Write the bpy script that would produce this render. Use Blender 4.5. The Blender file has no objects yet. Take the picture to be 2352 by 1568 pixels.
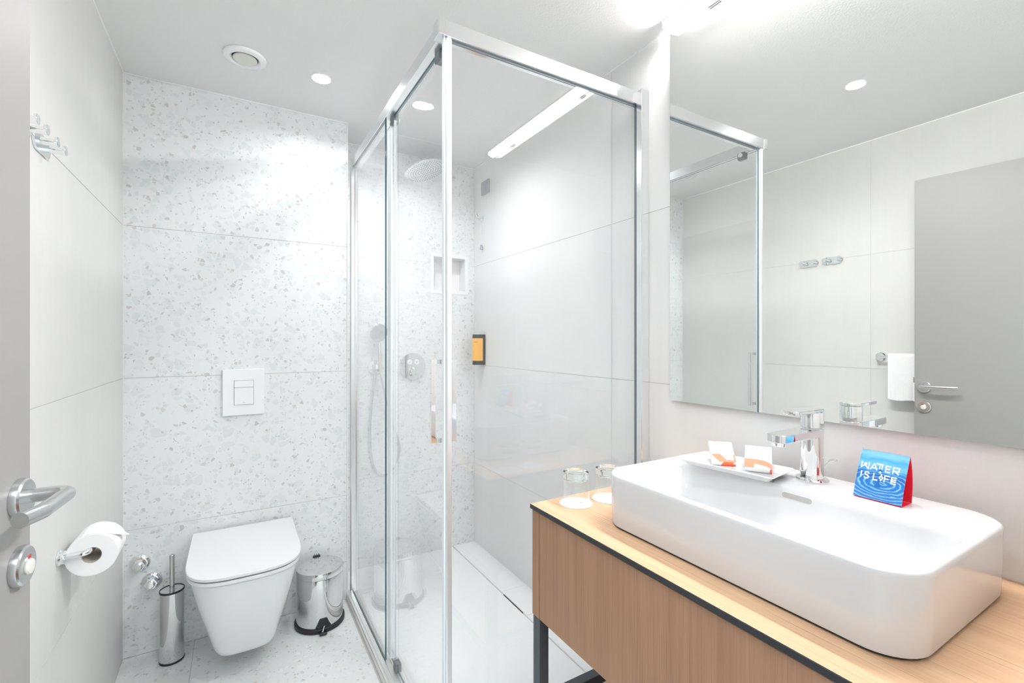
import bpy, bmesh, math, random
from mathutils import Vector, Matrix
random.seed(7)
PI = math.pi
scene = bpy.context.scene
col = scene.collection

# ------------------------------------------------------------------ camera
cam_d = bpy.data.cameras.new('camera')
cam = bpy.data.objects.new('camera', cam_d)
col.objects.link(cam)
cam.location = (0.3823, 0.0, 1.25)
cam.rotation_euler = (PI / 2, 0, -0.5342)
cam_d.sensor_width = 36.0
cam_d.lens = 1071.1052 / 2352 * 36
cam_d.shift_y = -3.34 / 2352
cam_d.clip_start = 0.02
scene.camera = cam

# ------------------------------------------------------------------ world, exposure, big lights
w = bpy.data.worlds.new('world'); scene.world = w; w.use_nodes = True
w.node_tree.nodes['Background'].inputs[0].default_value = (0.88, 0.94, 1.0, 1)
w.node_tree.nodes['Background'].inputs[1].default_value = 0.6
vs = scene.view_settings
vs.view_transform = 'Standard'; vs.look = 'None'; vs.gamma = 1.0; vs.use_curve_mapping = False
vs.exposure = 0.38
LED_STRENGTH = 145.0
DOWNLIGHT_STRENGTH = 480.0
HALL_FILL_W = 46.0

def area(name, loc, rot, sx, sy, power, colr):
    l = bpy.data.lights.new(name, 'AREA'); l.shape = 'RECTANGLE'; l.size = sx; l.size_y = sy
    l.energy = power; l.color = colr
    o = bpy.data.objects.new(name, l); col.objects.link(o); o.location = loc; o.rotation_euler = rot
    return o
# added fill light, out of view in the hall behind the camera
area('hall_fill_light', (0.5, -0.43, 2.28), (0, 0, 0), 1.7, 0.66, HALL_FILL_W, (0.86, 0.94, 1.0))
cy = scene.cycles
cy.max_bounces = 11; cy.diffuse_bounces = 5; cy.glossy_bounces = 7; cy.transmission_bounces = 10
cy.transparent_max_bounces = 24; cy.sample_clamp_indirect = 6.0
cy.caustics_reflective = True; cy.caustics_refractive = True; cy.blur_glossy = 0.3
cy.use_denoising = True
cy.use_adaptive_sampling = True; cy.adaptive_threshold = 0.055

# ------------------------------------------------------------------ materials
def lin(c):
    c /= 255.0
    return c / 12.92 if c <= 0.04045 else ((c + 0.055) / 1.055) ** 2.4
def rgb(r, g, b): return (lin(r), lin(g), lin(b), 1)

def new_mat(name):
    m = bpy.data.materials.new(name); m.use_nodes = True
    nt = m.node_tree
    return m, nt, nt.nodes['Principled BSDF']
def N(nt, typ, **kw):
    n = nt.nodes.new(typ)
    for k, v in kw.items():
        if k.startswith('i_'):
            key = k[2:]
            n.inputs[int(key) if key.isdigit() else key].default_value = v
        else: setattr(n, k, v)
    return n
def plain(name, colr, rough=0.5, metal=0.0, coat=0.0, var=0.04, bump=0.0, bscale=200.0, spec=0.5):
    """base colour with a faint procedural mottling and optional fine relief"""
    m, nt, p = new_mat(name)
    L = nt.links.new
    geo = N(nt, 'ShaderNodeNewGeometry')
    no = N(nt, 'ShaderNodeTexNoise', i_Scale=9.0, i_Detail=4.0)
    L(geo.outputs['Position'], no.inputs['Vector'])
    mx = N(nt, 'ShaderNodeMix', data_type='RGBA')
    d = 1 - var
    mx.inputs[6].default_value = colr
    mx.inputs[7].default_value = (colr[0] * d, colr[1] * d, colr[2] * d, 1)
    L(no.outputs['Fac'], mx.inputs[0])
    L(mx.outputs[2], p.inputs['Base Color'])
    p.inputs['Roughness'].default_value = rough
    p.inputs['Metallic'].default_value = metal
    p.inputs['Coat Weight'].default_value = coat
    p.inputs['Coat Roughness'].default_value = 0.04
    p.inputs['Specular IOR Level'].default_value = spec
    if bump > 0:
        n2 = N(nt, 'ShaderNodeTexNoise', i_Scale=bscale, i_Detail=3.0)
        L(geo.outputs['Position'], n2.inputs['Vector'])
        b = N(nt, 'ShaderNodeBump', i_Strength=bump, i_Distance=0.002)
        L(n2.outputs['Fac'], b.inputs['Height']); L(b.outputs['Normal'], p.inputs['Normal'])
    return m

def emission(name, colr, strength):
    m = bpy.data.materials.new(name); m.use_nodes = True; nt = m.node_tree
    nt.nodes.remove(nt.nodes['Principled BSDF'])
    e = N(nt, 'ShaderNodeEmission'); e.inputs[0].default_value = colr; e.inputs[1].default_value = strength
    nt.links.new(e.outputs[0], nt.nodes['Material Output'].inputs[0])
    return m

def terrazzo(name, base=(0.80, 0.805, 0.807), k=1.0):
    m, nt, p = new_mat(name); L = nt.links.new
    geo = N(nt, 'ShaderNodeNewGeometry')
    # slight warp makes the chips uneven
    nz = N(nt, 'ShaderNodeTexNoise', i_Scale=14.0, i_Detail=2.0)
    L(geo.outputs['Position'], nz.inputs['Vector'])
    sub = N(nt, 'ShaderNodeVectorMath', operation='SUBTRACT'); sub.inputs[1].default_value = (0.5, 0.5, 0.5)
    L(nz.outputs['Color'], sub.inputs[0])
    sc = N(nt, 'ShaderNodeVectorMath', operation='SCALE'); sc.inputs['Scale'].default_value = 0.022
    L(sub.outputs[0], sc.inputs[0])
    ad = N(nt, 'ShaderNodeVectorMath', operation='ADD')
    L(geo.outputs['Position'], ad.inputs[0]); L(sc.outputs[0], ad.inputs[1])
    cl = N(nt, 'ShaderNodeTexNoise', i_Scale=2.2, i_Detail=3.0)
    L(geo.outputs['Position'], cl.inputs['Vector'])
    bm_ = N(nt, 'ShaderNodeMix', data_type='RGBA')
    bm_.inputs[6].default_value = (*base, 1)
    bm_.inputs[7].default_value = (base[0] * 0.95, base[1] * 0.965, base[2] * 0.975, 1)
    L(cl.outputs['Fac'], bm_.inputs[0])
    cur = bm_.outputs[2]
    layers = [  # scale, share of cells that are chips, edge, colour a, colour b, strength
        (29, 0.34, 0.09, (0.69, 0.725, 0.735), (0.765, 0.78, 0.78), 0.70),
        (52, 0.28, 0.11, (0.66, 0.69, 0.70), (0.75, 0.75, 0.745), 0.65),
        (66, 0.060, 0.11, (0.53, 0.525, 0.51), (0.66, 0.65, 0.635), 0.8),
        (125, 0.075, 0.13, (0.50, 0.495, 0.485), (0.70, 0.70, 0.69), 0.75),
    ]
    for i, (s_, share, edge, ca, cb, st) in enumerate(layers):
        off = N(nt, 'ShaderNodeVectorMath', operation='ADD'); off.inputs[1].default_value = (i * 3.37, i * 1.91, i * 2.53)
        L(ad.outputs[0], off.inputs[0])
        v1 = N(nt, 'ShaderNodeTexVoronoi', feature='F1', i_Scale=float(s_))
        v2 = N(nt, 'ShaderNodeTexVoronoi', feature='DISTANCE_TO_EDGE', i_Scale=float(s_))
        L(off.outputs[0], v1.inputs['Vector']); L(off.outputs[0], v2.inputs['Vector'])
        sep = N(nt, 'ShaderNodeSeparateColor'); L(v1.outputs['Color'], sep.inputs[0])
        lt = N(nt, 'ShaderNodeMath', operation='LESS_THAN'); L(sep.outputs[0], lt.inputs[0]); lt.inputs[1].default_value = share
        eg = N(nt, 'ShaderNodeMapRange', interpolation_type='SMOOTHSTEP')
        eg.inputs[1].default_value = edge * 0.75; eg.inputs[2].default_value = edge * 1.25
        L(v2.outputs['Distance'], eg.inputs[0])
        mu = N(nt, 'ShaderNodeMath', operation='MULTIPLY'); L(lt.outputs[0], mu.inputs[0]); L(eg.outputs[0], mu.inputs[1])
        mu2 = N(nt, 'ShaderNodeMath', operation='MULTIPLY'); L(mu.outputs[0], mu2.inputs[0]); mu2.inputs[1].default_value = st * k
        cm = N(nt, 'ShaderNodeMix', data_type='RGBA')
        cm.inputs[6].default_value = (*ca, 1); cm.inputs[7].default_value = (*cb, 1)
        L(sep.outputs[1], cm.inputs[0])
        mm = N(nt, 'ShaderNodeMix', data_type='RGBA')
        L(mu2.outputs[0], mm.inputs[0]); L(cur, mm.inputs[6]); L(cm.outputs[2], mm.inputs[7])
        cur = mm.outputs[2]
    L(cur, p.inputs['Base Color'])
    p.inputs['Roughness'].default_value = 0.42
    p.inputs['Specular IOR Level'].default_value = 0.4
    return m

def cement(name, a, b):
    m, nt, p = new_mat(name); L = nt.links.new
    geo = N(nt, 'ShaderNodeNewGeometry')
    mp = N(nt, 'ShaderNodeMapping'); mp.inputs['Scale'].default_value = (26, 26, 1.6)
    L(geo.outputs['Position'], mp.inputs[0])
    n1 = N(nt, 'ShaderNodeTexNoise', i_Scale=1.0, i_Detail=5.0, i_Roughness=0.62); L(mp.outputs[0], n1.inputs['Vector'])
    n2 = N(nt, 'ShaderNodeTexNoise', i_Scale=2.6, i_Detail=5.0); L(geo.outputs['Position'], n2.inputs['Vector'])
    n3 = N(nt, 'ShaderNodeTexNoise', i_Scale=420.0, i_Detail=2.0); L(geo.outputs['Position'], n3.inputs['Vector'])
    s1 = N(nt, 'ShaderNodeMath', operation='MULTIPLY_ADD'); s1.inputs[1].default_value = 0.32
    L(n1.outputs['Fac'], s1.inputs[0])
    s2 = N(nt, 'ShaderNodeMath', operation='MULTIPLY'); s2.inputs[1].default_value = 0.68; L(n2.outputs['Fac'], s2.inputs[0])
    L(s2.outputs[0], s1.inputs[2])
    s3 = N(nt, 'ShaderNodeMath', operation='MULTIPLY_ADD'); s3.inputs[1].default_value = 0.22; L(n3.outputs['Fac'], s3.inputs[0]); L(s1.outputs[0], s3.inputs[2])
    mr = N(nt, 'ShaderNodeMapRange'); mr.inputs[1].default_value = 0.4; mr.inputs[2].default_value = 0.85; L(s3.outputs[0], mr.inputs[0])
    mx = N(nt, 'ShaderNodeMix', data_type='RGBA'); mx.inputs[6].default_value = (*a, 1); mx.inputs[7].default_value = (*b, 1)
    L(mr.outputs[0], mx.inputs[0]); L(mx.outputs[2], p.inputs['Base Color'])
    p.inputs['Roughness'].default_value = 0.5; p.inputs['Specular IOR Level'].default_value = 0.35
    return m

def oak(name, axis, light, dark, k=1.0):
    """long fine grain running along the given axis"""
    m, nt, p = new_mat(name); L = nt.links.new
    geo = N(nt, 'ShaderNodeNewGeometry')
    def stretched(cross, along):
        mp = N(nt, 'ShaderNodeMapping')
        v = [cross] * 3; v['xyz'.index(axis)] = along
        mp.inputs['Scale'].default_value = v
        L(geo.outputs['Position'], mp.inputs[0]); return mp.outputs[0]
    nw = N(nt, 'ShaderNodeTexNoise', i_Scale=1.0, i_Detail=3.0); L(stretched(34, 1.8), nw.inputs['Vector'])
    n1 = N(nt, 'ShaderNodeTexNoise', i_Scale=1.0, i_Detail=6.0, i_Roughness=0.7, i_Distortion=0.5); L(stretched(150, 2.2), n1.inputs['Vector'])
    n2 = N(nt, 'ShaderNodeTexNoise', i_Scale=1.0, i_Detail=2.0); L(stretched(560, 4.0), n2.inputs['Vector'])
    r1 = N(nt, 'ShaderNodeMapRange'); r1.inputs[1].default_value = 0.30; r1.inputs[2].default_value = 0.72; L(n1.outputs['Fac'], r1.inputs[0])
    rw = N(nt, 'ShaderNodeMapRange'); rw.inputs[1].default_value = 0.3; rw.inputs[2].default_value = 0.7; L(nw.outputs['Fac'], rw.inputs[0])
    a1 = N(nt, 'ShaderNodeMath', operation='MULTIPLY'); a1.inputs[1].default_value = 0.55; L(r1.outputs[0], a1.inputs[0])
    a2 = N(nt, 'ShaderNodeMath', operation='MULTIPLY_ADD'); a2.inputs[1].default_value = 0.45; L(rw.outputs[0], a2.inputs[0]); L(a1.outputs[0], a2.inputs[2])
    mx = N(nt, 'ShaderNodeMix', data_type='RGBA'); mx.inputs[6].default_value = (*light, 1); mx.inputs[7].default_value = (*dark, 1)
    L(a2.outputs[0], mx.inputs[0])
    pore = N(nt, 'ShaderNodeMapRange'); pore.inputs[1].default_value = 0.60; pore.inputs[2].default_value = 0.72; L(n2.outputs['Fac'], pore.inputs[0])
    pk = N(nt, 'ShaderNodeMath', operation='MULTIPLY'); pk.inputs[1].default_value = 0.45 * k; L(pore.outputs[0], pk.inputs[0])
    m2 = N(nt, 'ShaderNodeMix', data_type='RGBA'); L(pk.outputs[0], m2.inputs[0]); L(mx.outputs[2], m2.inputs[6])
    m2.inputs[7].default_value = (dark[0] * 0.62, dark[1] * 0.56, dark[2] * 0.5, 1)
    L(m2.outputs[2], p.inputs['Base Color'])
    p.inputs['Roughness'].default_value = 0.48; p.inputs['Specular IOR Level'].default_value = 0.4
    bp = N(nt, 'ShaderNodeBump', i_Strength=0.12, i_Distance=0.001); L(n2.outputs['Fac'], bp.inputs['Height']); L(bp.outputs[0], p.inputs['Normal'])
    return m

def pane_glass(name, tint=(0.993, 0.998, 0.997)):
    """thin sheet: straight see-through mixed with a Fresnel mirror"""
    m = bpy.data.materials.new(name); m.use_nodes = True; nt = m.node_tree; L = nt.links.new
    nt.nodes.remove(nt.nodes['Principled BSDF'])
    geo = N(nt, 'ShaderNodeNewGeometry')
    ior = N(nt, 'ShaderNodeMix', data_type='FLOAT'); ior.inputs[2].default_value = 1.5; ior.inputs[3].default_value = 1 / 1.5
    L(geo.outputs['Backfacing'], ior.inputs[0])
    fr = N(nt, 'ShaderNodeFresnel'); L(ior.outputs[0], fr.inputs['IOR'])
    tr = N(nt, 'ShaderNodeBsdfTransparent'); tr.inputs[0].default_value = (*tint, 1)
    gl = N(nt, 'ShaderNodeBsdfGlossy'); gl.inputs[0].default_value = (1, 1, 1, 1); gl.inputs['Roughness'].default_value = 0.0
    mx = N(nt, 'ShaderNodeMixShader'); L(fr.outputs[0], mx.inputs[0]); L(tr.outputs[0], mx.inputs[1]); L(gl.outputs[0], mx.inputs[2])
    L(mx.outputs[0], nt.nodes['Material Output'].inputs[0])
    return m
def mirror_mat(name):
    m = bpy.data.materials.new(name); m.use_nodes = True; nt = m.node_tree
    nt.nodes.remove(nt.nodes['Principled BSDF'])
    gl = N(nt, 'ShaderNodeBsdfGlossy'); gl.inputs[0].default_value = (0.925, 0.94, 0.925, 1); gl.inputs['Roughness'].default_value = 0.0
    nt.links.new(gl.outputs[0], nt.nodes['Material Output'].inputs[0])
    return m
def clear_glass(name):
    m = bpy.data.materials.new(name); m.use_nodes = True; nt = m.node_tree
    nt.nodes.remove(nt.nodes['Principled BSDF'])
    g = N(nt, 'ShaderNodeBsdfGlass'); g.inputs['Color'].default_value = (0.985, 0.995, 0.99, 1)
    g.inputs['Roughness'].default_value = 0.0; g.inputs['IOR'].default_value = 1.45
    nt.links.new(g.outputs[0], nt.nodes['Material Output'].inputs[0])
    return m
def water_print(name):
    m, nt, p = new_mat(name); L = nt.links.new
    uv = N(nt, 'ShaderNodeUVMap'); uv.uv_map = 'print'
    sx = N(nt, 'ShaderNodeSeparateXYZ'); L(uv.outputs[0], sx.inputs[0])
    ramp = N(nt, 'ShaderNodeValToRGB')
    cr = ramp.color_ramp
    stops = [(0.0, rgb(64, 130, 200)), (0.17, rgb(48, 130, 204)), (0.36, rgb(26, 122, 196)), (0.50, rgb(14, 88, 168)),
             (0.60, rgb(46, 142, 210)), (0.70, rgb(112, 180, 222)), (0.82, rgb(60, 156, 216)), (0.93, rgb(122, 186, 224)), (1.0, rgb(92, 168, 216))]
    while len(cr.elements) < len(stops): cr.elements.new(0.5)
    for e, (pos, c) in zip(cr.elements, stops): e.position = pos; e.color = c
    nz = N(nt, 'ShaderNodeTexNoise', i_Scale=3.0, i_Detail=3.0); mp0 = N(nt, 'ShaderNodeMapping'); mp0.inputs['Scale'].default_value = (1, 3.2, 1)
    L(uv.outputs[0], mp0.inputs[0]); L(mp0.outputs[0], nz.inputs['Vector'])
    wob = N(nt, 'ShaderNodeMath', operation='MULTIPLY_ADD'); wob.inputs[1].default_value = 0.16; L(nz.outputs['Fac'], wob.inputs[0])
    vv = N(nt, 'ShaderNodeMath', operation='SUBTRACT'); L(sx.outputs[1], vv.inputs[0]); vv.inputs[1].default_value = 0.08; L(vv.outputs[0], wob.inputs[2])
    L(wob.outputs[0], ramp.inputs[0])
    # ripples around the falling drop
    mp = N(nt, 'ShaderNodeMapping'); mp.inputs['Location'].default_value = (-0.55, -0.34 * 2.7, 0); mp.inputs['Scale'].default_value = (1, 2.7, 0)
    L(uv.outputs[0], mp.inputs[0])
    ln = N(nt, 'ShaderNodeVectorMath', operation='LENGTH'); L(mp.outputs[0], ln.inputs[0])
    ph = N(nt, 'ShaderNodeMath', operation='MULTIPLY_ADD'); ph.inputs[1].default_value = 44.0; L(ln.outputs['Value'], ph.inputs[0])
    n5 = N(nt, 'ShaderNodeMath', operation='MULTIPLY'); n5.inputs[1].default_value = 9.0; L(nz.outputs['Fac'], n5.inputs[0]); L(n5.outputs[0], ph.inputs[2])
    sn = N(nt, 'ShaderNodeMath', operation='SINE'); L(ph.outputs[0], sn.inputs[0])
    fade = N(nt, 'ShaderNodeMapRange'); fade.inputs[1].default_value = 0.72; fade.inputs[2].default_value = 0.45; L(sx.outputs[1], fade.inputs[0])
    hi = N(nt, 'ShaderNodeMapRange'); hi.inputs[1].default_value = 0.45; hi.inputs[2].default_value = 1.0; hi.inputs[4].default_value = 0.5; L(sn.outputs[0], hi.inputs[0])
    hm = N(nt, 'ShaderNodeMath', operation='MULTIPLY'); L(hi.outputs[0], hm.inputs[0]); L(fade.outputs[0], hm.inputs[1])
    lo = N(nt, 'ShaderNodeMapRange'); lo.inputs[1].default_value = -0.3; lo.inputs[2].default_value = -1.0; lo.inputs[4].default_value = 0.55; L(sn.outputs[0], lo.inputs[0])
    lm = N(nt, 'ShaderNodeMath', operation='MULTIPLY'); L(lo.outputs[0], lm.inputs[0]); L(fade.outputs[0], lm.inputs[1])
    m1 = N(nt, 'ShaderNodeMix', data_type='RGBA'); L(hm.outputs[0], m1.inputs[0]); L(ramp.outputs[0], m1.inputs[6]); m1.inputs[7].default_value = rgb(190, 232, 255)
    m2 = N(nt, 'ShaderNodeMix', data_type='RGBA'); L(lm.outputs[0], m2.inputs[0]); L(m1.outputs[2], m2.inputs[6]); m2.inputs[7].default_value = rgb(14, 96, 186)
    L(m2.outputs[2], p.inputs['Base Color']); p.inputs['Roughness'].default_value = 0.35
    return m

M = {}
M['terrazzo_wall'] = terrazzo('terrazzo_wall', k=1.12)
M['terrazzo_floor'] = terrazzo('terrazzo_floor', (0.73, 0.73, 0.715), 1.35)
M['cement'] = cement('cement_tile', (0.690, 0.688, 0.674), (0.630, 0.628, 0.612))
M['cement_brightened'] = cement('brightened_cement_tile', (0.83, 0.83, 0.828), (0.77, 0.77, 0.766))  # left wall's tile lightened, making up for light the right wall lacks
M['grout'] = plain('grout', (0.55, 0.54, 0.52, 1), 0.9)
M['grout_light'] = plain('grout_light', (0.66, 0.655, 0.64, 1), 0.9)
M['plaster'] = plain('ceiling_plaster', (0.80, 0.80, 0.795, 1), 0.9, bump=0.25, bscale=160, var=0.02)
M['trim'] = plain('white_trim', (0.88, 0.885, 0.89, 1), 0.5)
M['white_paint'] = plain('white_paint', (0.78, 0.78, 0.77, 1), 0.7)
M['ceramic'] = plain('glazed_ceramic', (0.67, 0.672, 0.68, 1), 0.09, coat=0.35, var=0.01)
M['toilet_ceramic'] = plain('toilet_ceramic', (0.80, 0.81, 0.82, 1), 0.10, coat=0.3, var=0.01)
M['seat_plastic'] = plain('seat_plastic', (0.77, 0.77, 0.78, 1), 0.28, var=0.01)
M['tray'] = plain('acrylic_tray', (0.82, 0.83, 0.84, 1), 0.16, coat=0.2, var=0.01)
M['white_plastic'] = plain('white_plastic', (0.86, 0.86, 0.865, 1), 0.25, var=0.01)
M['grey_gap'] = plain('grey_joint', (0.12, 0.115, 0.12, 1), 0.7)
M['chrome'] = plain('chrome', (0.86, 0.87, 0.88, 1), 0.035, metal=1.0, var=0.0)
M['alu'] = plain('brushed_aluminium', (0.82, 0.83, 0.84, 1), 0.22, metal=1.0, var=0.03)
M['alu_bright'] = plain('bright_aluminium', (0.90, 0.91, 0.92, 1), 0.16, metal=1.0, var=0.01)
M['post_metal'] = plain('white_aluminium', (0.90, 0.915, 0.93, 1), 0.38, metal=0.75, var=0.01)
M['alu_satin'] = plain('satin_aluminium', (0.86, 0.85, 0.835, 1), 0.42, metal=1.0, var=0.03)
M['satin'] = plain('satin_steel', (0.60, 0.61, 0.61, 1), 0.26, metal=1.0, var=0.03)
M['steel'] = plain('polished_steel', (0.72, 0.72, 0.725, 1), 0.06, metal=1.0, var=0.02)
M['dark_metal'] = plain('dark_grey_metal', (0.055, 0.065, 0.075, 1), 0.38, var=0.06)
M['black_plastic'] = plain('black_plastic', (0.018, 0.018, 0.02, 1), 0.4)
M['black_edge'] = plain('black_core_edge', (0.022, 0.024, 0.028, 1), 0.38)
M['grey_plastic'] = plain('grey_plastic', (0.17, 0.19, 0.21, 1), 0.4)
M['switch_grey'] = plain('grey_switch', (0.36, 0.38, 0.43, 1), 0.4)
M['seal'] = plain('white_seal', (0.85, 0.90, 0.92, 1), 0.35)
M['glass_edge'] = plain('green_glass_edge', (0.055, 0.13, 0.145, 1), 0.12, coat=0.5)
M['glass'] = pane_glass('shower_glass')
M['mirror'] = mirror_mat('silvered_mirror')
M['mirror_edge'] = plain('mirror_edge', (0.30, 0.33, 0.36, 1), 0.3, metal=0.6)
M['tumbler'] = clear_glass('drinking_glass')
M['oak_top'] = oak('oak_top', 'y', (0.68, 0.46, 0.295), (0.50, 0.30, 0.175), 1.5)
M['oak_front_shaded'] = oak('oak_front_shaded', 'z', (0.445, 0.250, 0.150), (0.305, 0.158, 0.088), 1.4)  # same oak as the top, darkened to carry the front's shade
M['oak_shelf'] = oak('oak_shelf', 'y', (0.74, 0.54, 0.375), (0.59, 0.375, 0.235), 0.6)
M['door'] = plain('grey_laminate', (0.295, 0.288, 0.281, 1), 0.42, var=0.03)
M['paper'] = plain('toilet_paper', (0.87, 0.87, 0.87, 1), 0.95, bump=0.2, bscale=700, var=0.02)
M['card_tube'] = plain('card_tube', (0.52, 0.47, 0.42, 1), 0.9)
M['towel'] = plain('terry_cloth', (0.88, 0.885, 0.90, 1), 0.95, bump=1.0, bscale=420, var=0.03)
M['white_card'] = plain('white_card', (0.88, 0.88, 0.88, 1), 0.5, var=0.01)
M['orange'] = plain('orange_print', rgb(246, 112, 74), 0.5, var=0.02)
M['logo_red'] = plain('logo_red', rgb(240, 110, 105), 0.5, var=0.02)
M['faint_print'] = plain('faint_print', rgb(214, 208, 206), 0.5, var=0.02)
M['red_card'] = plain('red_card', rgb(232, 30, 58), 0.45, var=0.03)
M['water'] = water_print('water_photograph')
M['drop'] = plain('drop_print', rgb(20, 110, 188), 0.35, var=0.3)
M['drop_light'] = plain('drop_highlight_print', rgb(200, 235, 252), 0.35, var=0.1)
M['letter'] = plain('white_print', (0.93, 0.93, 0.93, 1), 0.4, var=0.0)
M['amber'] = plain('amber_label', rgb(246, 184, 84), 0.4, var=0.05)
M['amber_dark'] = plain('amber_emblem', rgb(226, 158, 84), 0.4)
M['brown_print'] = plain('brown_print', rgb(120, 88, 50), 0.5)
M['black_gloss'] = plain('black_gloss', (0.02, 0.02, 0.022, 1), 0.15, coat=0.3)
M['red_mark'] = plain('red_mark', rgb(205, 40, 40), 0.4)
M['blue_mark'] = plain('blue_mark', rgb(50, 110, 200), 0.4)
M['reflector'] = plain('warm_reflector', (0.80, 0.66, 0.54, 1), 0.5)
M['ivory'] = plain('ivory_plastic', (0.72, 0.71, 0.66, 1), 0.25)
M['dark_gap'] = plain('dark_gap', (0.05, 0.048, 0.045, 1), 0.8)
M['slot'] = plain('overflow_recess', (0.42, 0.41, 0.39, 1), 0.6)
M['led'] = emission('led_diffuser', (1.0, 0.978, 0.965, 1), LED_STRENGTH)
for k_, f_ in (('spot', 0.70), ('spot_shower', 1.75), ('spot_basin', 1.15)):
    M[k_] = emission('downlight_lens', (0.97, 0.985, 1.0, 1), DOWNLIGHT_STRENGTH * f_)

# ------------------------------------------------------------------ mesh helpers
def bx(bm, x0, x1, y0, y1, z0, z1, mi=0):
    v = [bm.verts.new(p) for p in ((x0, y0, z0), (x1, y0, z0), (x1, y1, z0), (x0, y1, z0), (x0, y0, z1), (x1, y0, z1), (x1, y1, z1), (x0, y1, z1))]
    fs = []
    for idx in ((3, 2, 1, 0), (4, 5, 6, 7), (0, 1, 5, 4), (1, 2, 6, 5), (2, 3, 7, 6), (3, 0, 4, 7)):
        f = bm.faces.new([v[i] for i in idx]); f.material_index = mi; fs.append(f)
    return fs
def box(x0, x1, y0, y1, z0, z1, bev=0.0, seg=2):
    bm = bmesh.new(); bx(bm, x0, x1, y0, y1, z0, z1)
    if bev > 0: bmesh.ops.bevel(bm, geom=bm.edges[:], offset=bev, segments=seg, affect='EDGES', profile=0.5)
    return bm
def loft(bm, rings, cap0=True, cap1=True, closed=True, mi=0):
    """skin between equal-length point rings"""
    vr = [[bm.verts.new(p) for p in r] for r in rings]
    n = len(vr[0])
    for a, b in zip(vr, vr[1:]):
        for i in range(n if closed else n - 1):
            j = (i + 1) % n
            try: f = bm.faces.new((a[i], a[j], b[j], b[i])); f.material_index = mi
            except ValueError: pass
    if cap0: f = bm.faces.new(list(reversed(vr[0]))); f.material_index = mi
    if cap1: f = bm.faces.new(vr[-1]); f.material_index = mi
    return vr
def frame(axis):
    z = Vector(axis).normalized()
    t = Vector((0, 0, 1)) if abs(z.z) < 0.9 else Vector((1, 0, 0))
    x = t.cross(z).normalized()
    return x, z.cross(x), z
def lathe(bm, prof, c=(0, 0, 0), axis=(0, 0, 1), seg=32, sx=1.0, sy=1.0, cap0=True, cap1=True, mi=0):
    """prof: (radius, height along axis)"""
    x, y, z = frame(axis); c = Vector(c)
    rings = [[c + z * h + x * (r * sx * math.cos(2 * PI * i / seg)) + y * (r * sy * math.sin(2 * PI * i / seg)) for i in range(seg)] for r, h in prof]
    return loft(bm, rings, cap0, cap1, mi=mi)
def tube(bm, pts, r, seg=12, caps=True, mi=0, ends=None):
    pts = [Vector(p) for p in pts]; n = len(pts)
    tans = [(pts[min(i + 1, n - 1)] - pts[max(i - 1, 0)]).normalized() for i in range(n)]
    x, y, z = frame(tans[0]); rings = []
    for i, (p, t) in enumerate(zip(pts, tans)):
        x = (x - t * x.dot(t)).normalized(); y = t.cross(x)
        rr = r[i] if isinstance(r, (list, tuple)) else r
        rings.append([p + x * (rr * math.cos(2 * PI * k / seg)) + y * (rr * math.sin(2 * PI * k / seg)) for k in range(seg)])
    return loft(bm, rings, caps, caps, mi=mi)
def smooth_path(pts, n=8):
    """Catmull-Rom through the points"""
    P = [Vector(p) for p in pts]; P = [P[0] * 2 - P[1]] + P + [P[-1] * 2 - P[-2]]; out = []
    for i in range(1, len(P) - 2):
        a, b, c, d = P[i - 1:i + 3]
        for k in range(n):
            t = k / n
            out.append(0.5 * ((2 * b) + (c - a) * t + (2 * a - 5 * b + 4 * c - d) * t * t + (3 * b - a - 3 * c + d) * t ** 3))
    out.append(P[-2]); return out
def fillet(pts, r, n=7):
    P = [Vector(p) for p in pts]; out = [P[0]]
    for a, b, c in zip(P, P[1:], P[2:]):
        u = (a - b).normalized(); v = (c - b).normalized()
        ang = u.angle(v); d = min(r / math.tan(ang / 2), (a - b).length * 0.49, (c - b).length * 0.49)
        s, e = b + u * d, b + v * d
        for k in range(n + 1):
            t = k / n; out.append(s * (1 - t) ** 2 + b * 2 * t * (1 - t) + e * t * t)
    out.append(P[-1]); return out
def rrect(x0, x1, y0, y1, r, z, n=8):
    pts = []
    for cx, cyy, a0 in ((x1 - r, y1 - r, 0), (x0 + r, y1 - r, 90), (x0 + r, y0 + r, 180), (x1 - r, y0 + r, 270)):
        for k in range(n + 1):
            a = math.radians(a0 + 90 * k / n); pts.append((cx + r * math.cos(a), cyy + r * math.sin(a), z))
    return pts
def prism(bm, poly, f0, f1, mi=0):
    """poly of 2d points mapped by f0 and f1 to the two caps"""
    return loft(bm, [[f0(*p) for p in poly], [f1(*p) for p in poly]], mi=mi)

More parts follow.
